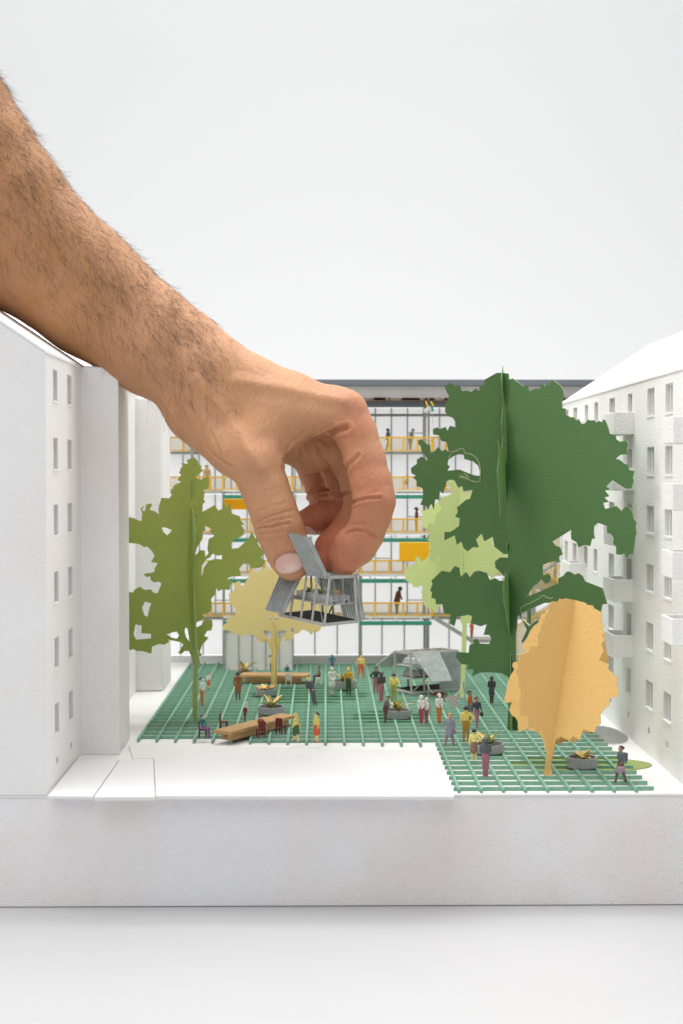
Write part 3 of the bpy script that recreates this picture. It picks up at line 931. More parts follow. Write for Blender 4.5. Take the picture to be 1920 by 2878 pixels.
class Field:
    def __init__(self):
        self.F = np.full((NX, NY, NZ), 10.0, dtype=np.float32)

    def sub(self, lo, hi):
        i0 = np.clip(np.floor((np.array(lo) - BMIN) / VOX).astype(int), 0, [NX, NY, NZ])
        i1 = np.clip(np.ceil((np.array(hi) - BMIN) / VOX).astype(int) + 1, 0, [NX, NY, NZ])
        sl = tuple(slice(a, b) for a, b in zip(i0, i1))
        ax = [BMIN[k] + VOX * np.arange(i0[k], i1[k], dtype=np.float32) for k in range(3)]
        return sl, np.meshgrid(*ax, indexing='ij', sparse=True)

    def cone(self, a, b, ra, rb, k=0.4, ky=1.0):
        """tapered capsule, widened by ky along the depth axis"""
        a, b = np.array(a, dtype=np.float32), np.array(b, dtype=np.float32)
        m = max(ra, rb)
        pad = np.array([m + k + .2, (m + k + .2) * max(1, ky), m + k + .2])
        sl, (X, Y, Z_) = self.sub(np.minimum(a, b) - pad, np.maximum(a, b) + pad)
        ay, by = a[1] / ky, b[1] / ky
        dx, dy, dz = b[0] - a[0], by - ay, b[2] - a[2]
        L = dx * dx + dy * dy + dz * dz + 1e-9
        px, py, pz = X - a[0], Y / ky - ay, Z_ - a[2]
        t = np.clip((px * dx + py * dy + pz * dz) / L, 0, 1)
        d = np.sqrt((px - t * dx) ** 2 + (py - t * dy) ** 2 + (pz - t * dz) ** 2) - (ra + t * (rb - ra))
        self.F[sl] = smin(self.F[sl], d, k)
        return self

    def chain(self, pts, k=0.3, ky=1.0):
        for (p, r), (q, s) in zip(pts, pts[1:]):
            self.cone(p, q, r, s, k, ky)
        return self


def surface_net(F):
    s = F < 0
    cs = np.zeros(tuple(n - 1 for n in F.shape), dtype=np.uint8)
    for dx in (0, 1):
        for dy in (0, 1):
            for dz in (0, 1):
                cs += s[dx:F.shape[0] - 1 + dx, dy:F.shape[1] - 1 + dy, dz:F.shape[2] - 1 + dz]
    act = (cs > 0) & (cs < 8)
    idx = np.argwhere(act)
    vid = np.full(act.shape, -1, dtype=np.int64)
    vid[act] = np.arange(len(idx))
    acc = np.zeros((len(idx), 3))
    cnt = np.zeros(len(idx))
    corners = [(x, y, z) for x in (0, 1) for y in (0, 1) for z in (0, 1)]
    for c in corners:
        for ax in range(3):
            if c[ax]: continue
            e = list(c); e[ax] = 1
            f0 = F[idx[:, 0] + c[0], idx[:, 1] + c[1], idx[:, 2] + c[2]]
            f1 = F[idx[:, 0] + e[0], idx[:, 1] + e[1], idx[:, 2] + e[2]]
            m = (f0 < 0) != (f1 < 0)
            t = np.where(m, f0 / (f0 - f1 + 1e-12), 0)
            p = np.array(c)[None, :] + np.zeros((len(idx), 3))
            p[:, ax] += t
            acc[m] += p[m]
            cnt[m] += 1
    V = (idx + acc / cnt[:, None]) * VOX + BMIN
    faces = []
    for ax in range(3):
        o1, o2 = [(1, 2), (2, 0), (0, 1)][ax]
        a = np.moveaxis(s, ax, 0)
        ch = a[:-1] != a[1:]
        ch = np.moveaxis(ch, 0, ax)
        e = np.argwhere(ch)
        e = e[(e[:, o1] > 0) & (e[:, o2] > 0) & (e[:, o1] < F.shape[o1] - 1) & (e[:, o2] < F.shape[o2] - 1)]
        def g(d1, d2):
            q = e.copy()
            q[:, o1] -= d1; q[:, o2] -= d2
            return vid[q[:, 0], q[:, 1], q[:, 2]]
        quad = np.stack([g(1, 1), g(0, 1), g(0, 0), g(1, 0)], 1)
        inside = s[e[:, 0], e[:, 1], e[:, 2]]
        quad[~inside] = quad[~inside][:, ::-1]
        faces.append(quad)
    return V, np.concatenate(faces)


# ---- arm, palm and thumb mound
palm = Field()
palm.cone(fp(-190, 560, 75.5), fp(60, 700, 75.3), 3.95, 3.25, .5, 1.0)
palm.cone(fp(60, 700, 75.3), fp(250, 850, 75.0), 3.2, 2.78, .5, 1.0)
palm.cone(fp(250, 850, 75.0), fp(420, 980, 75.0), 2.75, 2.35, .5, 1.05)
palm.cone(fp(420, 980, 75.0), fp(545, 1062, 75.2), 2.32, 2.15, .6, 1.2)
palm.cone(fp(545, 1062, 75.2), fp(640, 1110, 75.6), 2.1, 2.05, .6, 1.3)
palm.chain([(fp(519, 975, 75.2), 1.9), (fp(597, 1042, 75), 1.85), (fp(700, 1098, 74.7), 1.75), (fp(800, 1140, 74.3), 1.6)], k=.6)
# flexor bulge on the upper left, elbow side
palm.chain([(fp(-190, 235, 75), 3.0), (fp(-135, 319, 75), 3.0), (fp(-62, 441, 75), 3.0), (fp(19, 561, 75), 3.0), (fp(139, 702, 75), 2.85), (fp(233, 772, 75), 2.68), (fp(308, 832, 75), 2.42), (fp(419, 914, 75.1), 2.15), (fp(519, 977, 75.2), 1.88)], k=.6)
# metacarpals: index (near), middle, ring, little (far)
IM = hp(1185, 445, 73.3)
palm.cone(hp(420, 330, 74.8), hp(850, 385, 74.0), 1.75, 1.45, .8)
palm.cone(hp(850, 385, 74.0), IM, 1.5, 1.12, .7)
palm.cone(hp(430, 330, 76.0), hp(1130, 520, 75.4), 1.7, 1.1, .8)
palm.cone(hp(430, 350, 77.2), hp(1060, 600, 77.4), 1.6, 1.05, .8)
palm.cone(hp(420, 370, 78.0), hp(960, 665, 79.2), 1.5, 0.95, .8)
# underside of the palm seen through the opening
palm.cone(hp(880, 640, 74.6), hp(980, 665, 75.4), .95, 1.05, .5)
palm.cone(hp(980, 665, 75.4), hp(1120, 670, 75.2), 1.05, 1.0, .5)
# thumb mound and metacarpal
palm.cone(hp(330, 430, 74.4), hp(560, 640, 73.2), 1.75, 1.48, .9)
palm.cone(hp(560, 640, 73.2), hp(668, 740, 72.4), 1.42, 1.28, .6)
palm.cone(hp(450, 400, 74.6), hp(780, 560, 73.6), 1.7, 1.15, 1.0)
# web between thumb and index: first interosseous muscle
palm.cone(hp(700, 560, 73.4), hp(930, 430, 73.5), 1.2, 1.15, .9)
palm.cone(hp(930, 440, 73.4), hp(1130, 400, 73.3), 1.0, .95, .6)
# thumb
thumb = [(hp(668, 740, 72.6), 1.28), (hp(720, 880, 72.5), 1.17), (hp(765, 1000, 72.4), 1.14), (hp(803, 1115, 72.4), 1.18),
         (hp(838, 1205, 72.6), 1.10), (hp(868, 1285, 72.9), 1.02), (hp(880, 1325, 73.1), .88)]
palm.chain(thumb, k=.35)
palm.cone(hp(850, 1240, 73.4), hp(890, 1325, 73.7), .9, .78, .3)
# fingers
fing = Field()
index = [(IM, 1.12), (hp(1255, 560, 73.0), 1.06), (hp(1310, 720, 72.7), 1.02), (hp(1348, 860, 72.4), 1.02), (hp(1366, 960, 72.2), 1.01),
         (hp(1345, 1050, 72.4), .97), (hp(1308, 1150, 72.7), .95), (hp(1262, 1220, 72.9), .98), (hp(1195, 1290, 73.0), .86)]
fing.chain(index, k=.25)
fing.cone(hp(1215, 1215, 72.6), hp(1180, 1295, 72.7), .82, .78, .3)
middle = [(hp(1130, 520, 75.4), 1.08), (hp(1240, 760, 75.3), .95), (hp(1300, 980, 75.2), .95), (hp(1240, 1090, 75.0), .9),
          (hp(1170, 1170, 74.8), .84), (hp(1110, 1230, 74.5), .82), (hp(1085, 1300, 74.2), .74)]
fing2 = Field().chain(middle, k=.25)
ring = [(hp(1060, 600, 77.4), 1.0), (hp(1165, 800, 77.2), .92), (hp(1215, 960, 77.0), .93), (hp(1180, 1050, 76.6), .88),
        (hp(1100, 1060, 76.2), .82), (hp(1030, 1062, 75.9), .80), (hp(972, 1078, 75.7), .70)]
fing3 = Field().chain(ring, k=.25)
little = [(hp(960, 665, 79.2), .95), (hp(1015, 790, 79.2), .86), (hp(1055, 890, 79.1), .82), (hp(1065, 960, 78.8), .80), (hp(1060, 1010, 78.2), .72)]
fing4 = Field().chain(little, k=.25)
for f in (fing2, fing3, fing4):
    fing.F = smin(fing.F, f.F, .05)
body = smin(palm.F, fing.F, .38)
del palm, fing, fing2, fing3, fing4
V, Q = surface_net(body)
del body

# drop pieces that touch the grid edge only by the open elbow end; smooth once (tangential)
nV = len(V)
def lap(V, Q, it, lam):
    e = np.concatenate([Q[:, [0, 1]], Q[:, [1, 2]], Q[:, [2, 3]], Q[:, [3, 0]]])
    deg = np.bincount(e.ravel(), minlength=nV)[:, None]
    for _ in range(it):
        s_ = np.zeros_like(V)
        for c in range(3):
            s_[:, c] = np.bincount(e[:, 0], V[e[:, 1], c], nV) + np.bincount(e[:, 1], V[e[:, 0], c], nV)
        V = V + lam * (s_ / np.maximum(deg, 1) - V)
    return V
V = lap(V, Q, 2, .5)


def normals(V, Q):
    n = np.cross(V[Q[:, 2]] - V[Q[:, 0]], V[Q[:, 3]] - V[Q[:, 1]])
    N = np.zeros_like(V)
    for c in range(3):
        for k in range(4):
            N[:, c] += np.bincount(Q[:, k], n[:, c], nV)
    return N / (np.linalg.norm(N, axis=1)[:, None] + 1e-9)
N = normals(V, Q)
cp = np.array([0, 0, CAMZ])
front = (N * (cp - V)).sum(1) > -4          # faces that turn towards the near side


def crease(pts, w, a, ymax=99, ymin=0, side=0.0):
    """a fold in the skin along a polyline; a bulge on both sides of it"""
    global V
    P = np.array([tuple(p) for p in pts])
    d = np.full(nV, 9.0)
    for p, q in zip(P, P[1:]):
        pq = q - p
        L = (pq[0] ** 2 + pq[2] ** 2) + 1e-9
        t = np.clip(((V[:, 0] - p[0]) * pq[0] + (V[:, 2] - p[2]) * pq[2]) / L, 0, 1)
        yy = p[1] + t * pq[1]
        dd = np.sqrt((V[:, 0] - p[0] - t * pq[0]) ** 2 + (V[:, 2] - p[2] - t * pq[2]) ** 2)
        ok = (V[:, 1] < yy + 0.45) & (V[:, 1] > yy - 1.8) & (V[:, 1] < ymax) & (V[:, 1] > ymin)
        dd = np.where(ok, dd, 9)
        d = np.minimum(d, dd)
    disp = -a * np.exp(-(d / w) ** 2) + a * .45 * np.exp(-((d - 2.2 * w) / (1.2 * w)) ** 2)
    V = V + N * disp[:, None]


def bump(c, r, a):
    global V
    c = np.array(tuple(c))
    d2 = ((V - c) ** 2).sum(1)
    V = V + N * (a * np.exp(-d2 / (r * r)))[:, None]


# knuckles, tendons and hollows
bump(hp(1265, 380, 72.5), .75, .16)
bump(hp(620, 690, 71.7), .7, .14)
bump(hp(1390, 930, 71.5), .8, .06)
bump(hp(900, 330, 72.6), 1.0, .08)
bump(hp(520, 500, 72.6), 1.1, -.34)
bump(hp(500, 300, 72.7), 1.2, -.12)
bump(hp(1010, 330, 72.4), .8, -.07)
bump(hp(740, 280, 72.4), .9, .10)
bump(hp(1120, 470, 72.3), .5, .10)
bump(hp(330, 480, 73.2), .8, .12)
bump(hp(1000, 470, 72.4), .8, .10)
bump(hp(760, 640, 72.2), .5, .10)
bump(hp(850, 560, 72.4), .55, -.10)
bump(hp(640, 860, 71), .6, -.08)
bump(hp(1290, 1090, 71.8), .35, -.08)
# tendon ridge over the thumb and along the back of the hand
def ridge(pts, w, a): crease(pts, w, -a)
ridge([hp(330, 250, 73), hp(470, 420, 72.6), hp(600, 600, 72), hp(690, 760, 71.6)], .30, .13)
ridge([hp(560, 250, 73), hp(850, 300, 72.9), hp(1180, 370, 72.4)], .26, .08)
# finger and thumb creases
FA, FB, FC = 71.0, 70.9, 70.9
def cz(pts, w, a): crease([hp(x, y, d) for x, y, d in pts], w, a)
# index finger: middle joint, end joint, and the fold where it meets the palm
cz([(1222, 978, 72.4), (1262, 955, 71.8), (1320, 942, 71.4), (1400, 938, 71.4)], .07, .10)
cz([(1235, 1000, 72.2), (1300, 985, 71.6), (1372, 990, 71.4)], .05, .025)
cz([(1250, 935, 72.2), (1320, 915, 71.6), (1385, 905, 71.4)], .05, .02)
cz([(1190, 1150, 72.6), (1250, 1128, 72), (1310, 1135, 71.8), (1375, 1165, 72)], .07, .085)
cz([(1232, 1095, 72.6), (1300, 1090, 72), (1360, 1100, 71.9)], .055, .035)
cz([(1180, 900, 73.4), (1182, 800, 73.4), (1205, 750, 73.2), (1262, 700, 72.6), (1270, 690, 72)], .09, .08)
# fold of the web between thumb and palm
cz([(845, 722, 72.8), (880, 680, 72.7), (940, 640, 72.6), (1010, 600, 72.5), (1075, 570, 72.5), (1140, 545, 72.4), (1200, 530, 72.3)], .12, .17)
cz([(850, 690, 72.8), (905, 635, 72.6), (985, 580, 72.6), (1060, 540, 72.5), (1120, 510, 72.4)], .06, .05)
cz([(850, 650, 72.8), (890, 600, 72.6), (950, 550, 72.6)], .06, .035)
cz([(1040, 640, 74.5), (1060, 720, 75), (1110, 780, 75.5)], .12, .12)
cz([(940, 660, 75), (945, 720, 75.8), (970, 775, 76)], .10, .06)
# thumb joint wrinkles
for (pts, a) in ((((655, 1128), (700, 1115), (760, 1110), (810, 1095), (865, 1085)), .085), (((668, 1082), (720, 1058), (780, 1040), (840, 1020), (885, 1012)), .05),
                 (((672, 1102), (740, 1082), (800, 1066), (880, 1058)), .045), (((670, 1155), (735, 1150), (800, 1140), (850, 1135)), .045),
                 (((700, 1180), (760, 1182), (830, 1170)), .03), (((640, 1040), (700, 1010), (770, 985), (850, 965)), .03),
                 (((640, 930), (700, 905), (790, 880), (850, 870)), .02)):
    cz([(x, y, 71.3 - .35 * math.sin(math.pi * i / (len(pts) - 1))) for i, (x, y) in enumerate(pts)], .055, a)
# long soft wrinkles curving round the base of the wrist
for k in range(9):
    x = 215 + k * 30
    j = (k * 37 % 5) * 6
    cz([(x - 60 + j, 180 + k * 26, 73.6), (x - 30, 300 + k * 34, 73), (x + 2 + j, 420 + k * 32, 72.8), (x + 45, 540 + k * 26, 72.6), (x + 110, 660 + k * 14, 72.4)], .07, .022 + .014 * (k % 3 == 1))
cz([(95, 345, 74.6), (150, 430, 74), (195, 520, 73.6)], .09, .05)
# little and ring fingers
cz([(975, 915, 78.7), (1020, 895, 78.2), (1100, 893, 78.2)], .09, .14)
cz([(970, 970, 78.7), (1030, 978, 78.2), (1100, 975, 78.2)], .09, .10)
cz([(1090, 905, 76.2), (1150, 925, 76), (1210, 915, 76)], .09, .10)
# the skin sinks in a groove around the thumb nail
aN = R(-16)
ringp = []
for k in range(17):
    u, v = math.cos(k * math.pi / 8), math.sin(k * math.pi / 8)
    u, v = (math.copysign(abs(u) ** .75, u), math.copysign(abs(v) ** .75, v))
    ringp.append(fp(813 + 43 * u * math.cos(aN) - 31 * v * math.sin(aN), 1583 + 43 * u * math.sin(aN) + 31 * v * math.cos(aN), 72.1))
crease(ringp, .07, .07)
nail_c = fp(815, 1583, 70.9)

me = bpy.data.meshes.new('person')
me.vertices.add(nV)
me.vertices.foreach_set('co', V.astype(np.float32).ravel())
me.loops.add(len(Q) * 4)
me.polygons.add(len(Q))
me.loops.foreach_set('vertex_index', Q.astype(np.int32).ravel())
me.polygons.foreach_set('loop_start', np.arange(0, len(Q) * 4, 4, dtype=np.int32))
me.polygons.foreach_set('loop_total', np.full(len(Q), 4, dtype=np.int32))
me.update(calc_edges=True)
me.polygons.foreach_set('use_smooth', [True] * len(me.polygons))
# pigment: redder knuckles, finger ends and folds, tanner forearm
red = np.zeros(nV)
for c, r_, a_ in ((hp(1290, 420, 72), 1.3, .55), (hp(620, 690, 72), .7, .6), (hp(1400, 950, 71.5), 1.7, .55), (hp(1200, 1280, 72), 1.7, .8),
                  (hp(800, 1110, 70.5), 1.0, .5), (hp(880, 1350, 71), 1.2, .35), (hp(1180, 560, 72.5), 1.0, .35), (hp(1300, 760, 72), 1.6, .45),
                  (hp(1050, 1060, 75.5), 2.2, .95), (hp(1070, 1290, 74), 1.5, .9), (hp(1040, 900, 78.5), 1.8, .7)):
    red += a_ * np.exp(-((V - np.array(tuple(c))) ** 2).sum(1) / (r_ * r_))
red = np.clip(red, 0, 1)
ux, uz = -.74, .67
tan_ = np.clip((-(V[:, 0]) - 8.5) / 4.0, 0, 1)
ca = me.color_attributes.new('pigment', 'FLOAT_COLOR', 'POINT')
ca.data.foreach_set('color', np.stack([red, tan_, np.zeros(nV), np.ones(nV)], 1).astype(np.float32).ravel())


def skin_material():
    m = bpy.data.materials.new('skin')
    m.use_nodes = True
    nt = m.node_tree
    L = nt.links
    b = nt.nodes['Principled BSDF']
    b.inputs['Roughness'].default_value = 0.52
    b.inputs['Specular IOR Level'].default_value = 0.38
    b.inputs['Subsurface Weight'].default_value = 0.12
    b.inputs['Subsurface Radius'].default_value = (1.0, 0.35, 0.18)
    b.inputs['Subsurface Scale'].default_value = 0.35
    at_ = nt.nodes.new('ShaderNodeAttribute')
    at_.attribute_name = 'pigment'
    sp = nt.nodes.new('ShaderNodeSeparateColor')
    L.new(at_.outputs['Color'], sp.inputs[0])
    tc = nt.nodes.new('ShaderNodeTexCoord')
    def mixc(f, c1, c2):
        x = nt.nodes.new('ShaderNodeMix')
        x.data_type = 'RGBA'
        if isinstance(f, float): x.inputs[0].default_value = f
        else: L.new(f, x.inputs[0])
        for s_, c in ((6, c1), (7, c2)):
            if isinstance(c, tuple): x.inputs[s_].default_value = (*c, 1)
            else: L.new(c, x.inputs[s_])
        return x.outputs[2]
    c = mixc(sp.outputs[1], (0.61, 0.315, 0.16), (0.46, 0.22, 0.085))
    c = mixc(sp.outputs[0], c, (0.52, 0.16, 0.085))
    n1 = nt.nodes.new('ShaderNodeTexNoise'); n1.inputs['Scale'].default_value = 0.9; n1.inputs['Detail'].default_value = 5
    L.new(tc.outputs['Object'], n1.inputs['Vector'])
    rr = nt.nodes.new('ShaderNodeValToRGB')
    rr.color_ramp.elements[0].position = .35; rr.color_ramp.elements[1].position = .7
    rr.color_ramp.elements[0].color = (0, 0, 0, 1); rr.color_ramp.elements[1].color = (.38, .38, .38, 1)
    L.new(n1.outputs['Fac'], rr.inputs[0])
    c = mixc(rr.outputs[0], c, (0.50, 0.25, 0.16))
    n2 = nt.nodes.new('ShaderNodeTexNoise'); n2.inputs['Scale'].default_value = 14; n2.inputs['Detail'].default_value = 3
    L.new(tc.outputs['Object'], n2.inputs['Vector'])
    r2 = nt.nodes.new('ShaderNodeValToRGB')
    r2.color_ramp.elements[0].position = .62; r2.color_ramp.elements[1].position = .74
    r2.color_ramp.elements[0].color = (0, 0, 0, 1); r2.color_ramp.elements[1].color = (.45, .45, .45, 1)
    L.new(n2.outputs['Fac'], r2.inputs[0])
    c = mixc(r2.outputs[0], c, (0.33, 0.16, 0.09))
    L.new(c, b.inputs['Base Color'])
    # creases of the skin: stretched cells and fine grain
    mp = nt.nodes.new('ShaderNodeMapping')
    mp.inputs['Rotation'].default_value = (0, R(-42), 0)
    mp.inputs['Scale'].default_value = (13, 7, 5)
    L.new(tc.outputs['Object'], mp.inputs['Vector'])
    vo = nt.nodes.new('ShaderNodeTexVoronoi'); vo.feature = 'DISTANCE_TO_EDGE'; vo.inputs['Scale'].default_value = 1.0
    L.new(mp.outputs[0], vo.inputs['Vector'])
    vr = nt.nodes.new('ShaderNodeMath'); vr.operation = 'MINIMUM'; vr.inputs[1].default_value = .12
    L.new(vo.outputs['Distance'], vr.inputs[0])
    b1 = nt.nodes.new('ShaderNodeBump'); b1.inputs['Strength'].default_value = .7; b1.inputs['Distance'].default_value = .14
    L.new(vr.outputs[0], b1.inputs['Height'])
    n3 = nt.nodes.new('ShaderNodeTexNoise'); n3.inputs['Scale'].default_value = 3.2; n3.inputs['Detail'].default_value = 7
    L.new(mp.outputs[0], n3.inputs['Vector']); n3.inputs['Scale'].default_value = .5
    b2 = nt.nodes.new('ShaderNodeBump'); b2.inputs['Strength'].default_value = .8; b2.inputs['Distance'].default_value = .10
    L.new(n3.outputs['Fac'], b2.inputs['Height'])
    L.new(b1.outputs[0], b2.inputs['Normal'])
    L.new(b2.outputs[0], b.inputs['Normal'])
    return m


M_SKIN = skin_material()
me.materials.append(M_SKIN)
person = put('person', me)
tag(person, 'bare hairy forearm and hand reaching in from the left, pinching the small grey market stall', 'person')

# ---- thumb nail and ring finger nail, laid on the skin
bvh = BVHTree.FromPolygons([tuple(v) for v in V.tolist()], [tuple(q) for q in Q.tolist()])
M_NAIL = mat('finger_nail', (0.66, 0.40, 0.33), 0.22, bump=[(5, .12)], bdist=.02, spec=.5, mottled=(1.6, (0.74, 0.52, 0.45), .4, .65))


def nail(corners_fn, dlim=(0, 99), n=16, lift=.035, thick=.05, name='nail'):
    """superellipse patch laid on the skin along the view of the finger"""
    P = {}
    for i in range(n + 1):
        for j in range(n + 1):
            u, v = 2 * i / n - 1, 2 * j / n - 1
            # squircle map of the square
            uu = u * math.sqrt(max(0, 1 - v * v * .42))
            vv = v * math.sqrt(max(0, 1 - u * u * .42))
            px, py = corners_fn(uu, vv)
            dr = ray(px, py)
            hit, nn, _, _ = bvh.ray_cast(Vector((0, 0, CAMZ)), dr)
            if hit is None or not (dlim[0] < hit.y < dlim[1]): continue
            P[i, j] = (hit, nn)
    avg = sum((p[1] for p in P.values()), Vector()) / len(P)
    avg.normalize()
    b = MB()
    def pos(i, j):
        h, nn = P[i, j]
        e = max(abs(2 * i / n - 1), abs(2 * j / n - 1))
        return h + avg * (.055 + .02 * (1 - e * e) - .04 * max(0, e - .86) / .14)
    for i in range(n):
        for j in range(n):
            if all(k in P for k in ((i, j), (i + 1, j), (i + 1, j + 1), (i, j + 1))):
                b.face([pos(i, j), pos(i + 1, j), pos(i + 1, j + 1), pos(i, j + 1)])
    me_ = b.mesh(name, M_NAIL, smooth=True)
    bm = bmesh.new(); bm.from_mesh(me_)
    bmesh.ops.remove_doubles(bm, verts=bm.verts, dist=1e-4)
    bm.to_mesh(me_); bm.free()
    me_.polygons.foreach_set('use_smooth', [True] * len(me_.polygons))
    return put(name, me_, person)


a0 = R(-16)
nail(lambda u, v: (813 + 41 * u * math.cos(a0) - 29 * v * math.sin(a0), 1583 + 41 * u * math.sin(a0) + 29 * v * math.cos(a0)))
nail(lambda u, v: (874 + 15 * u + 5 * v, 1491 + 6 * u + 11 * v), (74.2, 99))

# ---- hair of the forearm
def make_hair():
    rnd = random.Random(11)
    along = Vector((.76, 0, -.65))                # towards the hand
    cu = bpy.data.curves.new('arm_hair', 'CURVE')
    cu.dimensions = '3D'
    cu.bevel_depth = 0.0056
    cu.bevel_resolution = 0
    cu.use_fill_caps = False
    tot = 0
    # sample on the visible side, denser in the middle of the forearm and at the upper outline
    A = np.array([tuple(fp(-40, 560, 75))])[0]
    tries = 0
    fx = V[:, 0]
    sel = np.where((fx < -4.3) & (N[:, 1] < .45))[0]
    sx = [int(i) for i in sel]
    while tot < 6000 and tries < 90000:
        tries += 1
        i = sx[rnd.randrange(len(sx))]
        p, n = Vector(V[i].tolist()), Vector(N[i].tolist())
        px, py = (912 + p.x * FPX / p.y), (1328 + (CAMZ - p.z) * FPX / p.y)
        # distance across the arm: 0 at the upper outline, 1 at the lower
        s_ = (px * .67 + py * -.74)
        t_ = n.dot(Vector((.65, 0, .76)))           # +1 faces up-right
        pr = .18 + .82 * max(0, min(1, (t_ + .45) / .75))
        if t_ < -.55: pr = .04
        if px > 560: pr *= max(0, 1 - (px - 560) / 300) ** 1.6
        if px > 540 and t_ < .2: pr *= .3
        if rnd.random() > pr: continue
        L = rnd.uniform(.5, 1.7) * (1 if px < 600 else .5)
        side = Vector((0, rnd.uniform(-.7, .5), 0))
        down = Vector((-.5, -.2, -.7)) * rnd.uniform(-.1, .9)
        d = (along * rnd.uniform(.5, 1.1) + side + down * .9 + n * rnd.uniform(.10, .42)).normalized()
        if t_ > .7: L *= .62
        curl = (Vector((rnd.uniform(-1, 1), rnd.uniform(-1, 1), rnd.uniform(-1, 1))) - n * .5).normalized() * rnd.uniform(.3, 1.5)
        sp = cu.splines.new('POLY')
        K = 8
        sp.points.add(K - 1)
        q = p - n * .01
        for k in range(K):
            sp.points[k].co = (q.x, q.y, q.z, 1)
            sp.points[k].radius = 1.0 - .75 * k / (K - 1)
            q = q + d * (L / (K - 1))
            d = (d + curl * (1.2 / K)).normalized()
        tot += 1
    m = bpy.data.materials.new('dark_body_hair')
    m.use_nodes = True
    b = m.node_tree.nodes['Principled BSDF']
    b.inputs['Base Color'].default_value = (.075, .042, .022, 1)
    b.inputs['Roughness'].default_value = .4
    cu.materials.append(m)
    o = bpy.data.objects.new('arm_hair', cu)
    COL.objects.link(o)
    o.parent = person
    tag(o, kind='stuff')
make_hair()

# ================================================================ market stalls
M_TIN = mat('corrugated_grey_tin', (0.36, 0.39, 0.39), 0.38, bump=[(14, .2)], bdist=.01, mottled=(2.5, (0.46, 0.49, 0.48), .4, .65), spec=.5)
M_BARS = mat('grey_painted_strip', (0.40, 0.41, 0.38), 0.6, bump=[(22, .3)], bdist=.01, mottled=(8, (0.50, 0.50, 0.46), .4, .65))
M_GRATE = mat('dark_grating', (0.055, 0.058, 0.06), 0.55)
M_CLEAR = mat('frosted_clear_plastic', (0.80, 0.83, 0.85), 0.25, trans=0.55)
M_WIRE = mat('thin_steel_wire', (0.45, 0.44, 0.40), 0.35, metal=.6)
M_LEAFG = mat('green_paper_leaf', (0.13, 0.20, 0.06), .7, mottled=(3, (0.25, 0.30, .08), .4, .6))
M_LEAFY = mat('yellow_paper_leaf', (0.72, 0.47, 0.16), .7, mottled=(3, (0.80, 0.62, .30), .4, .6))
M_TUB = mat('ribbed_grey_tub', (0.33, 0.35, 0.36), .5, bump=[(14, .2)], bdist=.01)
M_SOIL = mat('brown_soil', (0.17, 0.13, 0.09), .95, bump=[(10, .8)], bdist=.03)


def corrugated(parent, q, n=9, amp=.085, t=.02, label=None):
    """sheet with real ribs; q = top-left, top-right, bottom-right, bottom-left; ribs run top to bottom"""
    tl, tr, br_, bl_ = [Vector(p) for p in q]
    nrm = (tr - tl).cross(bl_ - tl).normalized()
    b = MB()
    if (nrm.y > 0): nrm = -nrm
    rows = []
    for k in range(n):                      # broad crests with narrow deep valleys between them
        for f, h_ in ((0.0, -1), (.10, .55), (.36, 1), (.62, .55), (.72, -1)):
            o_ = nrm * (amp * h_)
            ff = (k + f) / n
            rows.append((tl.lerp(tr, ff) + o_, bl_.lerp(br_, ff) + o_))
    rows.append((tr - nrm * amp, br_ - nrm * amp))
    for (a, c), (a2, c2) in zip(rows, rows[1:]):
        b.hexa([a, a2, a2 - nrm * t, a - nrm * t], [c, c2, c2 - nrm * t, c - nrm * t])
    return b.build('corrugated_panel', M_TIN, parent)


class Stall:
    def __init__(self, root, A, B, C, A1, B1, C1, D=None, D1=None):
        self.r = root
        self.b = [Vector(p) for p in (A, B, D or (Vector(B) + Vector(C) - Vector(A)), C)]
        self.t = [Vector(p) for p in (A1, B1, D1 or (Vector(B1) + Vector(C1) - Vector(A1)), C1)]

    def K(self, u, v, w_):
        """u from A to C (long side), v from A to B, w_ from base to top"""
        lo = self.b[0].lerp(self.b[3], u).lerp(self.b[1].lerp(self.b[2], u), v)
        hi = self.t[0].lerp(self.t[3], u).lerp(self.t[1].lerp(self.t[2], u), v)
        return lo.lerp(hi, w_)

    def frame(self, posts, th=.13, cross=4):
        K, r = self.K, self.r
        for w_, nm in ((0.03, 'base_bar'), (.985, 'top_bar')):
            for p, q in (((0, 0), (1, 0)), ((1, 0), (1, 1)), ((1, 1), (0, 1)), ((0, 1), (0, 0))):
                d = .004 if p[0] == q[0] else 0
                MB().bar(K(*p, w_ + d), K(*q, w_ + d), th, th * 1.15).build(nm, M_BARS, r, bevel=.01)
            if nm == 'top_bar':
                for k in range(1, cross):
                    MB().bar(K(k / cross, .04, w_), K(k / cross, .96, w_), th * .8, th * .7).build('top_bar', M_BARS, r)
        for u in posts:
            for v in (0, 1):
                MB().bar(K(u, v, .06), K(u, v, .965), th * 1.05, th * .9, up=(1, 0, 0)).build('post', M_BARS, r, bevel=.01)

    def shelf(self, w_, u0=.02, u1=.98, v0=.04, v1=.96, name='shelf', m=None, t=.05):
        K = self.K
        lo = [K(u0, v0, w_), K(u1, v0, w_), K(u1, v1, w_), K(u0, v1, w_)]
        return MB().hexa(lo, [p + Vector((0, 0, t)) for p in lo]).build(name, m or M_BARS, self.r)

    def grate(self, w_=.06, n=22, m=9, t=.03):
        b = MB()
        for k in range(n + 1):
            b.bar(self.K(.02 + .96 * k / n, .05, w_), self.K(.02 + .96 * k / n, .95, w_), t, .05)
        for k in range(m + 1):
            b.bar(self.K(.02, .05 + .9 * k / m, w_ + .012), self.K(.98, .05 + .9 * k / m, w_ + .012), t, .05)
        return b.build('floor_grating', M_GRATE, self.r)


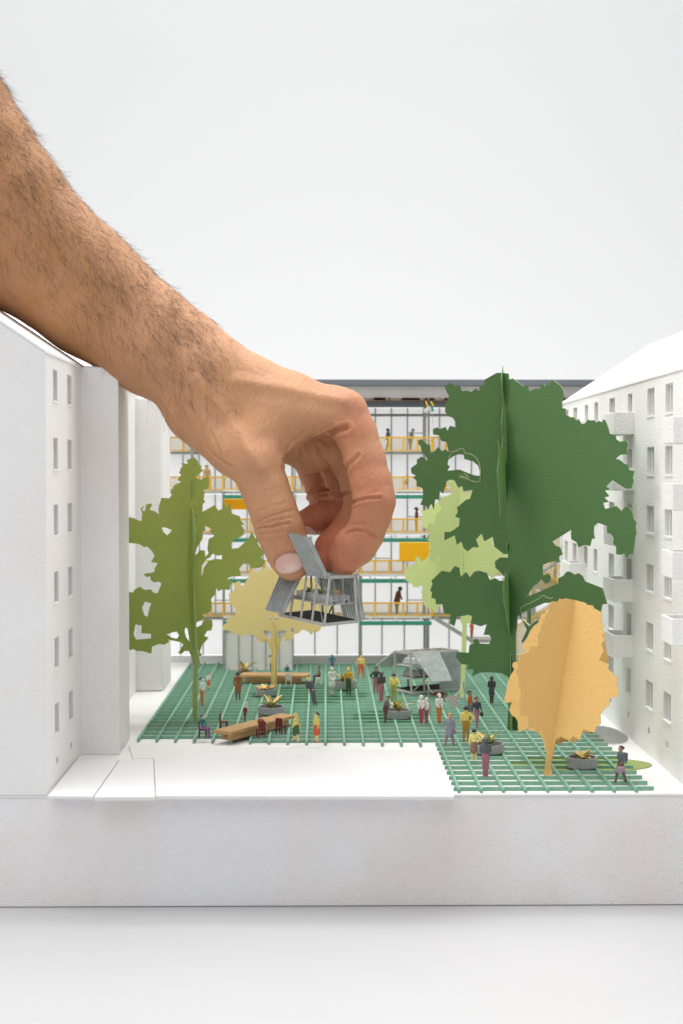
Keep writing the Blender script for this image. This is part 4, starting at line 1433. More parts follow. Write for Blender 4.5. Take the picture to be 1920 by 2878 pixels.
def sprig(name, parent, base, mats_, n=6, L=.45, w_=.12, seed=0, up=.7, lab=None):
    """a tuft of bent paper leaves, each leaf a mesh"""
    rn = random.Random(seed)
    for k in range(n):
        a = 2 * math.pi * k / n + rn.uniform(-.35, .35)
        l = L * rn.uniform(.7, 1.15)
        el = rn.uniform(up * .45, up * 1.25) + .25
        dx, dy = math.cos(a), math.sin(a)
        b = MB()
        K_ = 6
        prev = None
        p = Vector(base)
        e = el
        for j in range(K_ + 1):
            f = j / K_
            wd = w_ * (math.sin(math.pi * min(1, .16 + .84 * f)) ** .8 if f < 1 else .02)
            s = Vector((-dy, dx, 0)) * (wd / 2)
            mid = p + Vector((0, 0, -.18 * wd))
            row = (p + s, mid, p - s)
            if prev:
                b.face([prev[0], row[0], row[1], prev[1]])
                b.face([prev[1], row[1], row[2], prev[2]])
            prev = row
            p = p + Vector((dx * math.cos(e), dy * math.cos(e), math.sin(e))) * (l / K_)
            e -= 1.0 / K_ * rn.uniform(.4, 1.3)
        o = b.build('leaf', mats_[rn.randrange(len(mats_))], parent, smooth=True)
        so = o.modifiers.new('thickness', 'SOLIDIFY')
        so.thickness = .012
    return parent


# ---- the stall held in the hand
hs = thing('market_stall', 'small grey market stall held between thumb and fingers, its corrugated flaps open', 'market stall', 'grey market stalls')
A, B, C = at(911, 1761, 71.2), at(1004, 1751, 72.7), at(786, 1732, 74.1)
A1, B1 = at(927, 1622, 71.5), at(996, 1618, 72.5)
C1 = A1 + (C - A) * .97
hst = Stall(hs, A, B, C, A1, B1, C1)
hst.frame((0, .27, .52, .76, 1), th=.13)
hst.grate()
hst.shelf(.41)
K = hst.K
for v0 in (.18, .60):                       # clear channel bars lying on the shelf
    for (va, vb, ha, hb) in ((v0, v0 + .015, .0, .30), (v0 + .17, v0 + .185, .0, .30), (v0 + .017, v0 + .168, .13, .15)):
        lo = [K(.0, va, .43), K(.8, va, .43), K(.8, vb, .43), K(.0, vb, .43)]
        z0, z1 = Vector((0, 0, ha * 1.3)), Vector((0, 0, hb * 1.3))
        MB().hexa([p + z0 for p in lo], [p + z1 for p in lo]).build('clear_channel', M_CLEAR, hs)
corrugated(hs, [at(812, 1499, 71.2), at(868, 1511, 70.2), at(921, 1625, 71.45), at(864, 1613, 72.4)], 8)
corrugated(hs, [at(792, 1606, 74.4), at(848, 1612, 73.4), at(796, 1724, 72.4), at(746, 1713, 73.3)], 8)
corrugated(hs, [at(938, 1621, 74.6), at(1000, 1619, 72.9), at(1023, 1743, 73.6), at(966, 1734, 75.3)], 9)
corrugated(hs, [at(886, 1624, 76.2), at(936, 1624, 74.7), at(952, 1692, 75.9), at(914, 1672, 77.4)], 6)
MB().tube([at(868, 1524, 70.6), at(907, 1748, 71.2)], .018, 6).build('strut_wire', M_WIRE, hs)
MB().bar(K(.05, .1, .1), K(.45, .9, .3), .05).build('brace', M_GRATE, hs)
for k, (u, v) in enumerate(((.62, .3), (.38, .35), (.2, .65))):
    pt = thing('potted_plant', ['little yellow and green leaf tuft nearest the thumb in the held stall',
                                'little green leaf tuft in the middle of the held stall',
                                'little pale yellow leaf tuft at the right end of the held stall'][k], 'plant', 'leaf tufts in the held stall')
    c = K(u, v, .55)
    MB().tube([c - Vector((0, 0, .16)), c + Vector((0, 0, .02))], [.10, .14], 10).build('pot', M_LEAFY, pt)
    sprig('leaf', pt, c, [[M_LEAFY, M_LEAFG], [M_LEAFG], [M_LEAFY]][k], 6, .42, .13, seed=40 + k, up=1.1)

# ---- the stall standing on the deck
gs = thing('market_stall', 'grey market stall standing on the green deck with two awnings and one closed side', 'market stall', 'grey market stalls')
A, B, C = gnd(1156.6, 1952, .23), gnd(1288.6, 1939, .23), gnd(1112, 1941, .23)
A1, B1, C1 = at(1154.7, 1836, A.y), at(1286, 1828, B.y), at(1108.8, 1830, C.y)
# here u runs to the right (long side), v to the left end
gst = Stall(gs, A, C, B, A1, C1, B1)
gst.frame((0, .27, .62, 1), th=.14)
gst.grate()
gst.shelf(.36, .0, .6); gst.shelf(.66, .0, .6)
K = gst.K
corrugated(gs, [K(.03, -.03, 1.0), K(.60, -.03, 1.0), at(1273, 1913, A.y - .4), at(1217, 1916, A.y - 1.6)], 12, amp=.035)
corrugated(gs, [K(.60, -.03, .98), K(1.0, -.03, .98), K(1.0, -.03, .02), K(.62, -.03, .02)], 13, amp=.03)
corrugated(gs, [K(1.03, -.02, .98), K(1.03, 1.0, .98), K(1.03, 1.0, .02), K(1.03, -.02, .02)], 9, amp=.03)
corrugated(gs, [K(.02, 1.03, 1.0), K(.35, 1.03, 1.0), at(1130, 1869, C.y + 1.2), at(1056, 1871, C.y + .2)], 8, amp=.03)
for w_, nm in ((.70, 0), (.40, 1)):
    for u in (.08, .30):
        lo = [K(u, .15, w_), K(u + .2, .15, w_), K(u + .2, .85, w_), K(u, .85, w_)]
        hi = [p + Vector((0, 0, .42)) + (K(u + .1, .5, w_) - p) * .35 for p in lo]
        bg = MB().hexa(lo, hi).build('bag', M_CLEAR, None, bevel=.08)
        tag(bg, ['clear plastic bag on the upper shelf of the deck stall', 'clear plastic bag on the lower shelf of the deck stall'][nm] + [', near the open end', ', near the awning'][u > .2], 'bag', 'bags on the shelves of the stall')
MB().bar(K(.0, -.02, .05), K(.3, -.02, .35), .05).build('brace', M_BARS, gs)

# ================================================================ planters
def planter(px, py, r_px, hpx, label, mats_, seed, L=.8, n=7, up=.8, wd=.2, zb=.22):
    p = gnd(px, py, zb)
    s = FPX / p.y
    r, h = r_px / s, hpx / s
    root = thing('planter', label, 'planter', 'round ribbed planters on the deck', loc=(p.x, p.y + r, zb))
    b = MB()
    N_ = 40
    def ring(rad, z, wob):
        return [Vector((math.cos(2 * math.pi * k / N_) * (rad + (wob if k % 2 else 0)), math.sin(2 * math.pi * k / N_) * (rad + (wob if k % 2 else 0)), z)) for k in range(N_)]
    rb = 1
    o0, o1 = ring(r * .97, 0, .045), ring(r, h, .045)
    i1, i0 = ring(r - .07, h, .0), ring(r - .08, h * .35, 0)
    for R0, R1 in ((o0, o1), (o1, i1), (i1, i0)):
        for k in range(N_):
            k2 = (k + 1) % N_
            b.face([R0[k], R0[k2], R1[k2], R1[k]])
    b.face(o0[::-1])
    b.build('tub', M_TUB, root)
    s_ = MB(); s_.hexa(ring(r - .085, h * .3, 0), ring(r - .085, h * .62, 0)); s_.build('soil', M_SOIL, root)
    pl_ = thing('plant', label.replace('planter', 'paper plant'), 'plant', 'leafy paper plants in the planters', loc=(p.x, p.y + r, zb))
    sprig('leaf', pl_, (0, 0, h * .8), mats_, n + 2, L * 1.1, wd * 1.35, seed, up)
    return root
YG = [M_LEAFY, M_LEAFY, M_LEAFG]
planter(761, 2010, 37, 19, 'round grey planter with yellow and green leaves behind the near wooden table', YG, 3, .95, 8, 1.0, .24)
planter(745, 1958, 28, 18, 'round grey planter with low yellow leaves at the foot of the pale yellow tree', YG, 5, .75, 7, .55, .2)
planter(1121, 2022, 36, 22, 'round grey planter with star shaped orange leaves beside the bending grey figure', [M_LEAFY, M_LEAFY, M_LEAFG], 8, .85, 10, 1.1, .22)
planter(1378, 2121, 43, 24, 'round grey planter with dark leaf blades beside the woman in the brown skirt', [M_LEAFG, M_LEAFY], 12, .95, 6, .9, .26)
planter(1644, 2163, 42, 28, 'split grey planter with amber leaves right of the amber tree', [M_LEAFY, M_LEAFY, M_LEAFG], 17, .6, 7, .7, .22)
planter(967, 1938, 36, 20, 'grey planter with orange and green leaves between the white robed and mustard figures', YG, 21, .7, 7, 1.0, .24)
planter(686, 1908, 26, 16, 'pale planter with fan of yellow leaves at the end of the far wooden table', [M_LEAFY, M_LEAFY, M_LEAFG], 25, 1.1, 10, .9, .2)

# ================================================================ wooden tables
M_WOOD = bpy.data.materials.new('raw_basswood')
M_WOOD.use_nodes = True
nt = M_WOOD.node_tree
bs = nt.nodes['Principled BSDF']; bs.inputs['Roughness'].default_value = .65
tc = nt.nodes.new('ShaderNodeTexCoord')
mp = nt.nodes.new('ShaderNodeMapping'); mp.inputs['Scale'].default_value = (.6, 9, 9)
nt.links.new(tc.outputs['Object'], mp.inputs['Vector'])
nz = nt.nodes.new('ShaderNodeTexNoise'); nz.inputs['Scale'].default_value = 1.6; nz.inputs['Detail'].default_value = 7
nt.links.new(mp.outputs[0], nz.inputs['Vector'])
rp = nt.nodes.new('ShaderNodeValToRGB')
rp.color_ramp.elements[0].position = .3; rp.color_ramp.elements[1].position = .7
rp.color_ramp.elements[0].color = (.36, .20, .08, 1); rp.color_ramp.elements[1].color = (.60, .38, .18, 1)
nt.links.new(nz.outputs['Fac'], rp.inputs[0]); nt.links.new(rp.outputs[0], bs.inputs['Base Color'])
bp = nt.nodes.new('ShaderNodeBump'); bp.inputs['Strength'].default_value = .5; bp.inputs['Distance'].default_value = .03
nt.links.new(nz.outputs['Fac'], bp.inputs['Height']); nt.links.new(bp.outputs[0], bs.inputs['Normal'])


def table(p, q, width, label, zt=.78):
    p, q = Vector(p), Vector(q)
    L = (q - p).length
    ang = math.atan2(q.y - p.y, q.x - p.x)
    root = thing('wooden_table', label, 'table', 'long wooden tables on the deck', loc=(p.x, p.y, .22), rz=ang)
    h = zt - .22
    nb = 3
    for k in range(nb):
        y0 = -width / 2 + width * k / nb
        MB().box((0, y0 + .006, h - .17), (L, y0 + width / nb - .006, h)).build('board', M_WOOD, root, bevel=.015)
    MB().box((.35, -width * .32, .003), (L - .5, -width * .06, h - .175)).build('beam', M_WOOD, root, bevel=.01)
    MB().box((.45, width * .06, .003), (L - .55, width * .32, h - .175)).build('beam', M_WOOD, root, bevel=.01)
    return root
table((-5.55, 76.4, 0), (-2.1, 81.7, 0), 1.15, 'long wooden table set at an angle near the front edge of the deck')
table((-5.75, 98.3, 0), (-1.05, 97.9, 0), 1.5, 'long wooden table behind the pale yellow tree, far side of the deck')

# ================================================================ chairs
def chair_proto(m):
    root = bpy.data.objects.new('chair', None); COL.objects.link(root)
    MB().box((-.21, -.21, .40), (.21, .21, .47)).build('seat', m, root, bevel=.015)
    MB().box((-.21, .17, .475), (.21, .22, .90)).build('backrest', m, root, bevel=.015)
    for x in (-.18, .18):
        for y_ in (-.18, .18):
            MB().box((x - .03, y_ - .03, 0), (x + .03, y_ + .03, .40)).build('leg', m, root)
    return root
def copy_tree(o, parent=None):
    c = o.copy(); COL.objects.link(c); c.parent = parent
    for ch in list(o.children): copy_tree(ch, c)
    return c
M_MAROON = mat('maroon_paint', (0.14, 0.022, 0.025), .45)
M_CHW = mat('white_translucent_plastic', (0.74, 0.75, 0.73), .4)
cm, cw = chair_proto(M_MAROON), chair_proto(M_CHW)
used = set()
def place_chair(proto, px, py, rz, label, x=None, y=None):
    o = proto if id(proto) not in used else copy_tree(proto)
    used.add(id(proto))
    g = gnd(px, py, .22)
    o.location = (g.x if x is None else x, (g.y if y is None else y) + .2, .22)
    o.rotation_euler = (0, 0, rz)
    tag(o, label, 'chair', 'little chairs at the wooden tables')
    return o.location
place_chair(cm, 569, 2074, R(90), 'maroon chair under the seated teal figure, left of the near table')
place_chair(cm, 733, 2075, R(205), 'maroon chair under the seated orange figure at the near table')
place_chair(cm, 789, 2064, R(150), 'empty maroon chair at the right end of the near table')
place_chair(cm, 628, 2052, R(85), 'maroon chair mostly hidden behind the left end of the near table')
place_chair(cw, 811, 1930, R(180), 'empty white chair in front of the far wooden table')
place_chair(cw, 895, 1924, R(-90), 'white chair under the seated grey figure right of the far table')

# ================================================================ miniature figures
FV = .034
_pm = {}
def paint(c, soft=True):
    key = tuple(round(v, 3) for v in c)
    if key not in _pm:
        d = tuple(v * (.62 if max(c) < .5 else .84) for v in c)
        _pm[key] = mat('figure_paint', c, .5, bump=[(16, .3)], bdist=.02, mottled=(5, d, .5, .78), spec=.4)
    return _pm[key]
def sn_local(F, lo, v):
    global VOX, BMIN
    a, b_ = VOX, BMIN
    VOX, BMIN = v, np.array(lo)
    r_ = surface_net(F)
    VOX, BMIN = a, b_
    return r_
POSES = {}
def base_pose():
    # name: (x, y, z) for a figure of unit height facing the viewer (-y)
    return dict(head=(0, -.01, .925), neck=(0, 0, .84), chest=(0, 0, .735), waist=(0, 0, .60), hip=(0, 0, .53),
                ls=(-.105, 0, .80), rs=(.105, 0, .80), le=(-.145, 0, .655), re=(.145, 0, .655), lh=(-.14, -.03, .52), rh=(.14, -.03, .52),
                lk=(-.055, 0, .28), rk=(.055, 0, .28), lf=(-.06, .0, .035), rf=(.06, .0, .035))
def mk(**kw):
    p = base_pose(); p.update(kw); return p
POSES['stand'] = mk()
POSES['close'] = mk(le=(-.125, 0, .66), re=(.125, 0, .66), lh=(-.06, -.08, .56), rh=(.06, -.08, .56), lf=(-.035, 0, .035), rf=(.035, 0, .035), lk=(-.04, 0, .28), rk=(.04, 0, .28))
POSES['hips'] = mk(le=(-.215, .02, .68), re=(.215, .02, .68), lh=(-.10, -.03, .56), rh=(.10, -.03, .56))
POSES['onehip'] = mk(le=(-.21, .02, .68), lh=(-.10, -.03, .57))
POSES['walk'] = mk(lk=(-.04, -.09, .29), lf=(-.05, -.13, .035), rk=(.05, .05, .27), rf=(.05, .14, .05), lh=(-.14, .06, .53), rh=(.14, -.1, .54))
POSES['stride'] = mk(lk=(-.09, -.02, .28), lf=(-.14, -.02, .035), rk=(.08, 0, .27), rf=(.13, .02, .035), le=(-.17, .02, .67), lh=(-.22, .0, .54))
POSES['bend'] = mk(head=(.10, -.05, .90), neck=(.07, -.02, .83), chest=(.045, 0, .74), waist=(0, 0, .62), ls=(.03, .09, .80), rs=(.07, -.1, .80), le=(.05, .1, .66), re=(.11, -.1, .67), lh=(.10, .07, .56), rh=(.16, -.08, .58), lf=(-.02, .05, .035), rf=(.0, -.05, .035), lk=(-.01, .05, .28), rk=(.0, -.05, .28))
POSES['lean'] = mk(head=(-.17, 0, .93), neck=(-.14, 0, .84), chest=(-.11, 0, .74), waist=(-.06, 0, .6), hip=(-.03, 0, .53), ls=(-.20, 0, .80), rs=(-.03, 0, .80), le=(-.22, 0, .66), re=(0, 0, .66), lh=(-.15, -.05, .54), rh=(.01, -.04, .54), lk=(-.02, 0, .28), rk=(.05, 0, .28), lf=(.03, 0, .035), rf=(.12, -.02, .035))
POSES['sit'] = dict(head=(0, .03, .925), neck=(0, .05, .83), chest=(0, .06, .71), waist=(0, .07, .55), hip=(0, .06, .45), ls=(-.12, .05, .79), rs=(.12, .05, .79), le=(-.16, .0, .62), re=(.16, .0, .62), lh=(-.08, -.16, .53), rh=(.08, -.16, .53), lk=(-.075, -.24, .45), rk=(.075, -.24, .45), lf=(-.075, -.26, .04), rf=(.075, -.24, .04))


def figure(px, py, hy, pose, yaw, top, bottom, skin, hair, label, skirt=False, coat=False, d=None, dep=None, cat='figurine', extra=None, group='miniature people on the model', wide=1.0):
    g = gnd(px, py, .22) if d is None else at(px, py, d)
    H_ = (py - hy) * g.y / FPX
    if pose == 'sit': H_ = H_ / 1.0
    P = {k: np.array(v, dtype=np.float32) * H_ for k, v in POSES[pose].items()}
    lo = np.array([-.42, -.45, -.04]) * H_
    n = [int(v * H_ / FV) + 2 for v in (.84, .85, 1.1)]
    ax = [np.float32(lo[k]) + FV * np.arange(n[k], dtype=np.float32) for k in range(3)]
    X, Y, Z_ = np.meshgrid(*ax, indexing='ij', sparse=True)
    F = np.full(tuple(n), 9., dtype=np.float32)
    prims = []
    def c(a, b, ra, rb, k, m, ky=1.0):
        nonlocal F
        a, b = P[a] if isinstance(a, str) else np.array(a) * H_, P[b] if isinstance(b, str) else np.array(b) * H_
        ra, rb, k = ra * H_, rb * H_, k * H_
        dx, dy, dz = b[0] - a[0], (b[1] - a[1]) / ky, b[2] - a[2]
        px_, py_, pz_ = X - a[0], (Y - a[1]) / ky, Z_ - a[2]
        t = np.clip((px_ * dx + py_ * dy + pz_ * dz) / (dx * dx + dy * dy + dz * dz + 1e-9), 0, 1)
        dd = np.sqrt((px_ - t * dx) ** 2 + (py_ - t * dy) ** 2 + (pz_ - t * dz) ** 2) - (ra + t * (rb - ra))
        prims.append((dd, m))
        F = smin(F, dd, k)
    # materials: 0 skin, 1 top, 2 bottom, 3 shoe
    w_ = wide
    c('hip', 'waist', .082 * w_, .075 * w_, .03, 1 if coat else 2, .8)
    c('waist', 'chest', .075 * w_, .095 * w_, .03, 1, .75)
    c('ls', 'rs', .045, .045, .03, 1)
    c('neck', 'head', .035, .058, .01, 0)
    c('head', 'head', .066, .066, .01, 0, 1.1)
    for s in 'lr':
        c(s + 's', s + 'e', .040, .034, .02, 1)
        c(s + 'e', s + 'h', .033, .024, .012, 1)
        c(s + 'h', s + 'h', .028, .028, .008, 0)
        hp_ = P['hip'] + np.array([(-.045 if s == 'l' else .045) * H_, 0, 0], dtype=np.float32)
        P[s + 'hip'] = hp_
        c(s + 'hip', s + 'k', .062, .044, .012, 2)
        c(s + 'k', s + 'f', .044, .030, .012, 0 if skirt else 2)
        toe = P[s + 'f'] + np.array([0, -.055 * H_, -.005 * H_], dtype=np.float32)
        P[s + 't'] = toe
        c(s + 'f', s + 't', .030, .024, .008, 3)
    if skirt: c('hip', (0, 0, .34), .09, .125, .03, 2)
    if coat: c('hip', (0, 0, .40), .095, .115, .03, 1)
    Vf, Qf = sn_local(F, lo, FV)
    # material of each face: the nearest primitive
    fc = ((Vf[Qf].mean(1) - lo) / FV).round().astype(int)
    fc = np.clip(fc, 0, np.array(n) - 1)
    best = np.full(len(Qf), 99.); mi = np.zeros(len(Qf), dtype=np.int32)
    for dd, m in prims:
        v = dd[fc[:, 0], fc[:, 1], fc[:, 2]]
        k = v < best
        best[k] = v[k]; mi[k] = m
    rootp = (g.x, g.y if dep is None else dep, g.z)
    me_ = bpy.data.meshes.new('figurine')
    me_.from_pydata(Vf.tolist(), [], Qf.tolist())
    for m in (paint(skin), paint(top), paint(bottom), paint(tuple(v * .6 for v in bottom))):
        me_.materials.append(m)
    me_.polygons.foreach_set('material_index', mi)
    me_.polygons.foreach_set('use_smooth', [True] * len(me_.polygons))
    o = put('figurine', me_, None, rootp)
    o.rotation_euler = (0, 0, yaw)
    sm = o.modifiers.new('soft', 'SMOOTH'); sm.factor = .5; sm.iterations = 2
    tag(o, label, cat, group)
    # hair cap
    hd = P['head']
    b = MB()
    nn, mm = 12, 6
    rr = .078 * H_
    rings = []
    for j in range(mm + 1):
        th = j / mm * 1.75
        rings.append([Vector((hd[0] + rr * math.sin(th) * math.cos(2 * math.pi * k / nn),
                              hd[1] + .018 * H_ + rr * 1.1 * math.sin(th) * math.sin(2 * math.pi * k / nn) + (.012 * H_ if j > 3 else 0),
                              hd[2] + .012 * H_ + rr * 1.05 * math.cos(th))) for k in range(nn)])
    for j in range(mm):
        for k in range(nn):
            k2 = (k + 1) % nn
            if j >= 3 and math.sin(2 * math.pi * (k + .5) / nn) < -.1: continue
            if j == 0: b.face([rings[0][0], rings[1][k], rings[1][k2]])
            else: b.face([rings[j][k], rings[j][k2], rings[j + 1][k2], rings[j + 1][k]])
    b.build('hair', paint(hair), o, smooth=True)
    if extra: extra(o, P, H_)
    return o


BLK, WHT, YLW, TEAL = (.02, .018, .016), (.72, .71, .66), (.78, .62, .16), (.015, .17, .20)
ORG, RED_, MAR, PNK, GRY, BRN = (.55, .17, .03), (.60, .12, .05), (.25, .035, .045), (.36, .13, .16), (.10, .105, .12), (.28, .10, .03)
SK, SKY_, SKD = (.62, .42, .30), (.76, .60, .25), (.35, .20, .13)
LG, DGN, MUS = (.24, .25, .28), (.05, .13, .04), (.58, .34, .03)
figure(568, 1984, 1904, 'close', R(70), WHT, ORG, WHT, BLK, 'miniature figure in white shirt and orange trousers beside the olive tree trunk')
figure(586, 1937, 1891, 'close', R(20), WHT, RED_, SK, BLK, 'small pale figure with orange skirt behind the olive tree trunk, farther back', skirt=True)
figure(669, 1968, 1889, 'stand', R(170), BRN, (.10, .11, .09), SKD, BLK, 'miniature man in brown jacket and grey trousers left of the pale tree', coat=True)
figure(689, 2029, 1965, 'bend', R(0), WHT, MAR, WHT, BLK, 'miniature figure in white top and maroon skirt stooping behind the near table', skirt=False)
figure(735, 2073, 2009, 'sit', R(150), BRN, SK, SK, MAR, 'seated miniature figure in orange top at the near wooden table')
figure(572, 2074, 2009, 'sit', R(70), TEAL, (.24, .12, .28), SK, BLK, 'seated miniature woman in teal top and purple trousers on a maroon chair')
figure(832, 2087, 2004, 'walk', R(60), YLW, DGN, SKY_, YLW, 'miniature woman in loose yellow coat and green skirt', skirt=True, coat=False, wide=1.25)
figure(890, 2087, 2003, 'onehip', R(-60), YLW, RED_, SKY_, BLK, 'miniature woman in yellow top and orange red skirt with dark hair', skirt=True)
figure(880, 1984, 1899, 'lean', R(0), GRY, GRY, SKY_, BLK, 'miniature man in dark grey suit leaning back mid stride, centre of the deck')
figure(808, 1905, 1864, 'sit', R(0), TEAL, TEAL, SK, (.42, .28, .08), 'seated miniature figure in teal behind the far wooden table', dep=99.4)
figure(895, 1922, 1871, 'sit', R(-75), LG, (.16, .07, .06), SKD, (.12, .07, .06), 'seated miniature figure in grey on a white chair right of the far table')
figure(762, 1900, 1841, 'close', R(90), YLW, (.12, .16, .12), WHT, BLK, 'miniature figure almost hidden by the trunk of the pale yellow tree', dep=101)
figure(934, 1886, 1840, 'hips', R(0), TEAL, (.12, .11, .22), TEAL, (.01, .08, .1), 'miniature figure in teal with both hands on the hips, near the glazed facade')
figure(933, 1954, 1874, 'close', R(30), (.68, .70, .62), (.66, .68, .6), (.7, .7, .6), (.5, .5, .42), 'miniature figure in a long pale robe left of the centre planter', coat=True, skirt=True)
figure(980, 1954, 1875, 'stand', R(-20), MUS, (.05, .10, .05), SKY_, MUS, 'miniature figure in mustard top and dark green trousers right of the centre planter')
def stick(o, P, H_):
    MB().tube([(-.28 * H_, -.08 * H_, 0), tuple(P['lh'])], .02, 6).build('walking_stick', paint((.12, .11, .10)), o)
figure(1015, 1907, 1839, 'stride', R(0), YLW, RED_, SKY_, BLK, 'miniature figure in yellow top and red trousers leaning on a stick by the facade', extra=stick)
figure(1057, 1948, 1875, 'hips', R(10), (.035, .05, .035), PNK, SKD, BLK, 'miniature man in black top and pink trousers with hands on hips')
figure(1072, 1972, 1888, 'close', R(200), (.06, .065, .06), PNK, (.06, .065, .06), (.07, .07, .07), 'miniature figure in dark grey hood and pink trousers beside the man with hands on hips')
figure(1107, 1972, 1893, 'onehip', R(160), YLW, (.30, .33, .06), SKY_, BLK, 'miniature figure all in yellow green left of the grey stall')
figure(1084, 2033, 1953, 'bend', R(0), (.16, .15, .17), (.12, .05, .04), SKD, BLK, 'miniature figure in grey bending over the planter with star shaped leaves')
figure(1184, 2034, 1954, 'close', R(-30), WHT, (.38, .06, .10), WHT, WHT, 'taller of two embracing miniature figures in white tops and red trousers')
figure(1199, 2034, 1961, 'close', R(-60), WHT, (.38, .06, .10), WHT, WHT, 'shorter of two embracing miniature figures in white tops and red trousers')
figure(1235, 2033, 1949, 'close', R(20), WHT, ORG, WHT, WHT, 'miniature figure in white jacket and bright orange trousers below the clothesline')
def bag_r(o, P, H_):
    c_ = P['rh']
    MB().box((c_[0] - .035 * H_, c_[1] - .07 * H_, c_[2] - .13 * H_), (c_[0] + .05 * H_, c_[1] + .07 * H_, c_[2] - .02 * H_)).build('bag', o.data.materials[2], o, bevel=.03)
figure(1264, 2098, 2004, 'stride', R(0), (.26, .27, .34), (.34, .17, .24), (.60, .33, .20), (.60, .35, .14), 'miniature figure in blue grey coat and lilac trousers carrying a bag', extra=bag_r, coat=True)
figure(1310, 2087, 1985, 'onehip', R(180), YLW, (.40, .22, .03), YLW, BLK, 'miniature man in yellow jacket and brown trousers, hand on hip')
figure(1321, 2026, 1941, 'close', R(60), (.50, .14, .03), (.16, .16, .15), SKD, BLK, 'miniature figure in orange top and grey trousers behind the man with the black bag')
def bag_b(o, P, H_):
    c_ = P['rh']
    MB().box((c_[0] - .03 * H_, c_[1] - .06 * H_, c_[2] - .16 * H_), (c_[0] + .03 * H_, c_[1] + .08 * H_, c_[2] - .03 * H_)).build('bag', paint((.02, .02, .022)), o, bevel=.03)
figure(1340, 2045, 1959, 'walk', R(20), (.045, .055, .075), (.36, .14, .20), SKD, BLK, 'miniature figure in dark jacket and pink trousers holding a black bag', extra=bag_b)
figure(1332, 2138, 2049, 'onehip', R(180), (.85, .72, .22), (.26, .15, .10), (.8, .66, .25), BLK, 'miniature woman in bright yellow top and brown pleated skirt seen from behind', skirt=True)
figure(1365, 2185, 2072, 'close', R(180), (.09, .10, .115), (.34, .12, .17), (.09, .10, .115), (.08, .09, .1), 'miniature figure in dark grey coat and pink trousers seen from behind')
figure(1382, 1978, 1901, 'close', R(0), (.035, .04, .035), (.07, .045, .035), (.05, .05, .045), BLK, 'miniature man in black coat left of the dark green trunk', coat=True)
def pack(o, P, H_):
    MB().box((-.10 * H_, .04 * H_, .60 * H_), (.10 * H_, .17 * H_, .82 * H_)).build('backpack', paint((.085, .095, .11)), o, bevel=.04)
    c_ = P['rh']
    MB().tube([(c_[0], c_[1] - .1 * H_, c_[2] - .14 * H_), (c_[0], c_[1] + .1 * H_, c_[2] - .14 * H_)], .09 * H_, 10).build('bag', paint((.30, .22, .26)), o)
figure(1745, 2200, 2096, 'walk', R(-70), (.10, .12, .15), (.14, .07, .06), SKD, BLK, 'miniature man in grey blue coat with backpack and bag, right edge of deck', extra=pack)
# people on the walkways of the glazed block
figure(1091, 1268, 1205, 'walk', R(60), (.12, .13, .14), (.20, .15, .10), (.1, .1, .1), BLK, 'dark stooping miniature figure on the top walkway, left one of two', d=107.4, group='miniature people on the walkways')
figure(1154, 1268, 1204, 'bend', R(0), (.33, .31, .26), (.30, .22, .12), (.4, .38, .3), (.2, .18, .15), 'grey brown miniature figure on the top walkway, right one of two', d=107.4, group='miniature people on the walkways')
figure(1143, 1377, 1336, 'sit', R(-80), (.55, .35, .06), (.45, .22, .05), SKY_, BRN, 'crouching yellow miniature figure behind the second railing', d=107.4, group='miniature people on the walkways')
figure(1171, 1497, 1426, 'stand', R(80), (.22, .07, .05), (.22, .07, .05), (.2, .06, .05), (.12, .03, .03), 'reddish brown miniature figure on the third walkway from the top', d=107.4, group='miniature people on the walkways')
figure(1116, 1732, 1647, 'bend', R(0), (.20, .065, .035), (.20, .065, .035), (.18, .06, .04), (.12, .04, .03), 'reddish brown miniature figure leaning forward on the lowest walkway', d=107.4, group='miniature people on the walkways')
figure(582, 1378, 1308, 'stand', R(30), (.70, .50, .18), (.55, .40, .15), (.7, .5, .2), MUS, 'yellow miniature figure on the second walkway between the wrist and the olive tree', d=107.4, group='miniature people on the walkways')
figure(850, 1378, 1325, 'stand', R(-30), (.70, .55, .2), (.6, .45, .15), (.7, .5, .2), MUS, 'yellow miniature figure on the second walkway seen between thumb and fingers', d=107.4, group='miniature people on the walkways')
figure(1326, 1797, 1745, 'close', R(40), (.50, .13, .04), (.45, .08, .03), (.5, .2, .1), BRN, 'orange miniature figure on the landing of the yellow stair', d=104.3, group='miniature people on the walkways')

# ================================================================ clothesline with two garments
cl = thing('clothesline', 'little clothesline on two thin poles behind the white dressed figures', 'clothesline')
p0, p1 = gnd(1211, 2005, .22), gnd(1309.5, 1981, .22)
t0, t1 = at(1200.5, 1912, p0.y), at(1302, 1914, p1.y)
MB().tube([p0, t0], .045, 8).build('pole', M_WIRE, cl)
MB().tube([p1, t1], .045, 8).build('pole', M_WIRE, cl)
M_STR = mat('cotton_string', (0.60, 0.56, 0.48), .9)
pts = []
for k in range(13):
    f = k / 12
    q = t0.lerp(t1, f); q.z -= 1.05 * (4 * f * (1 - f)) ** .7 + .1
    pts.append(q)
MB().tube(pts, .03, 6).build('line', M_STR, cl)
for t_ in (t0, t1):
    b = MB()
    for k in range(3):
        c_ = t_ - Vector((0, 0, .07 * k + .03))
        b.tube([c_ + Vector((.10 * math.cos(a), .10 * math.sin(a), .02 * math.sin(3 * a + k))) for a in [i * math.pi / 5 for i in range(11)]], .022, 5, cap=False)
    b.tube([t_, t_ + Vector((.12, .02, .14))], .018, 5)
    b.build('knot', M_STR, cl)
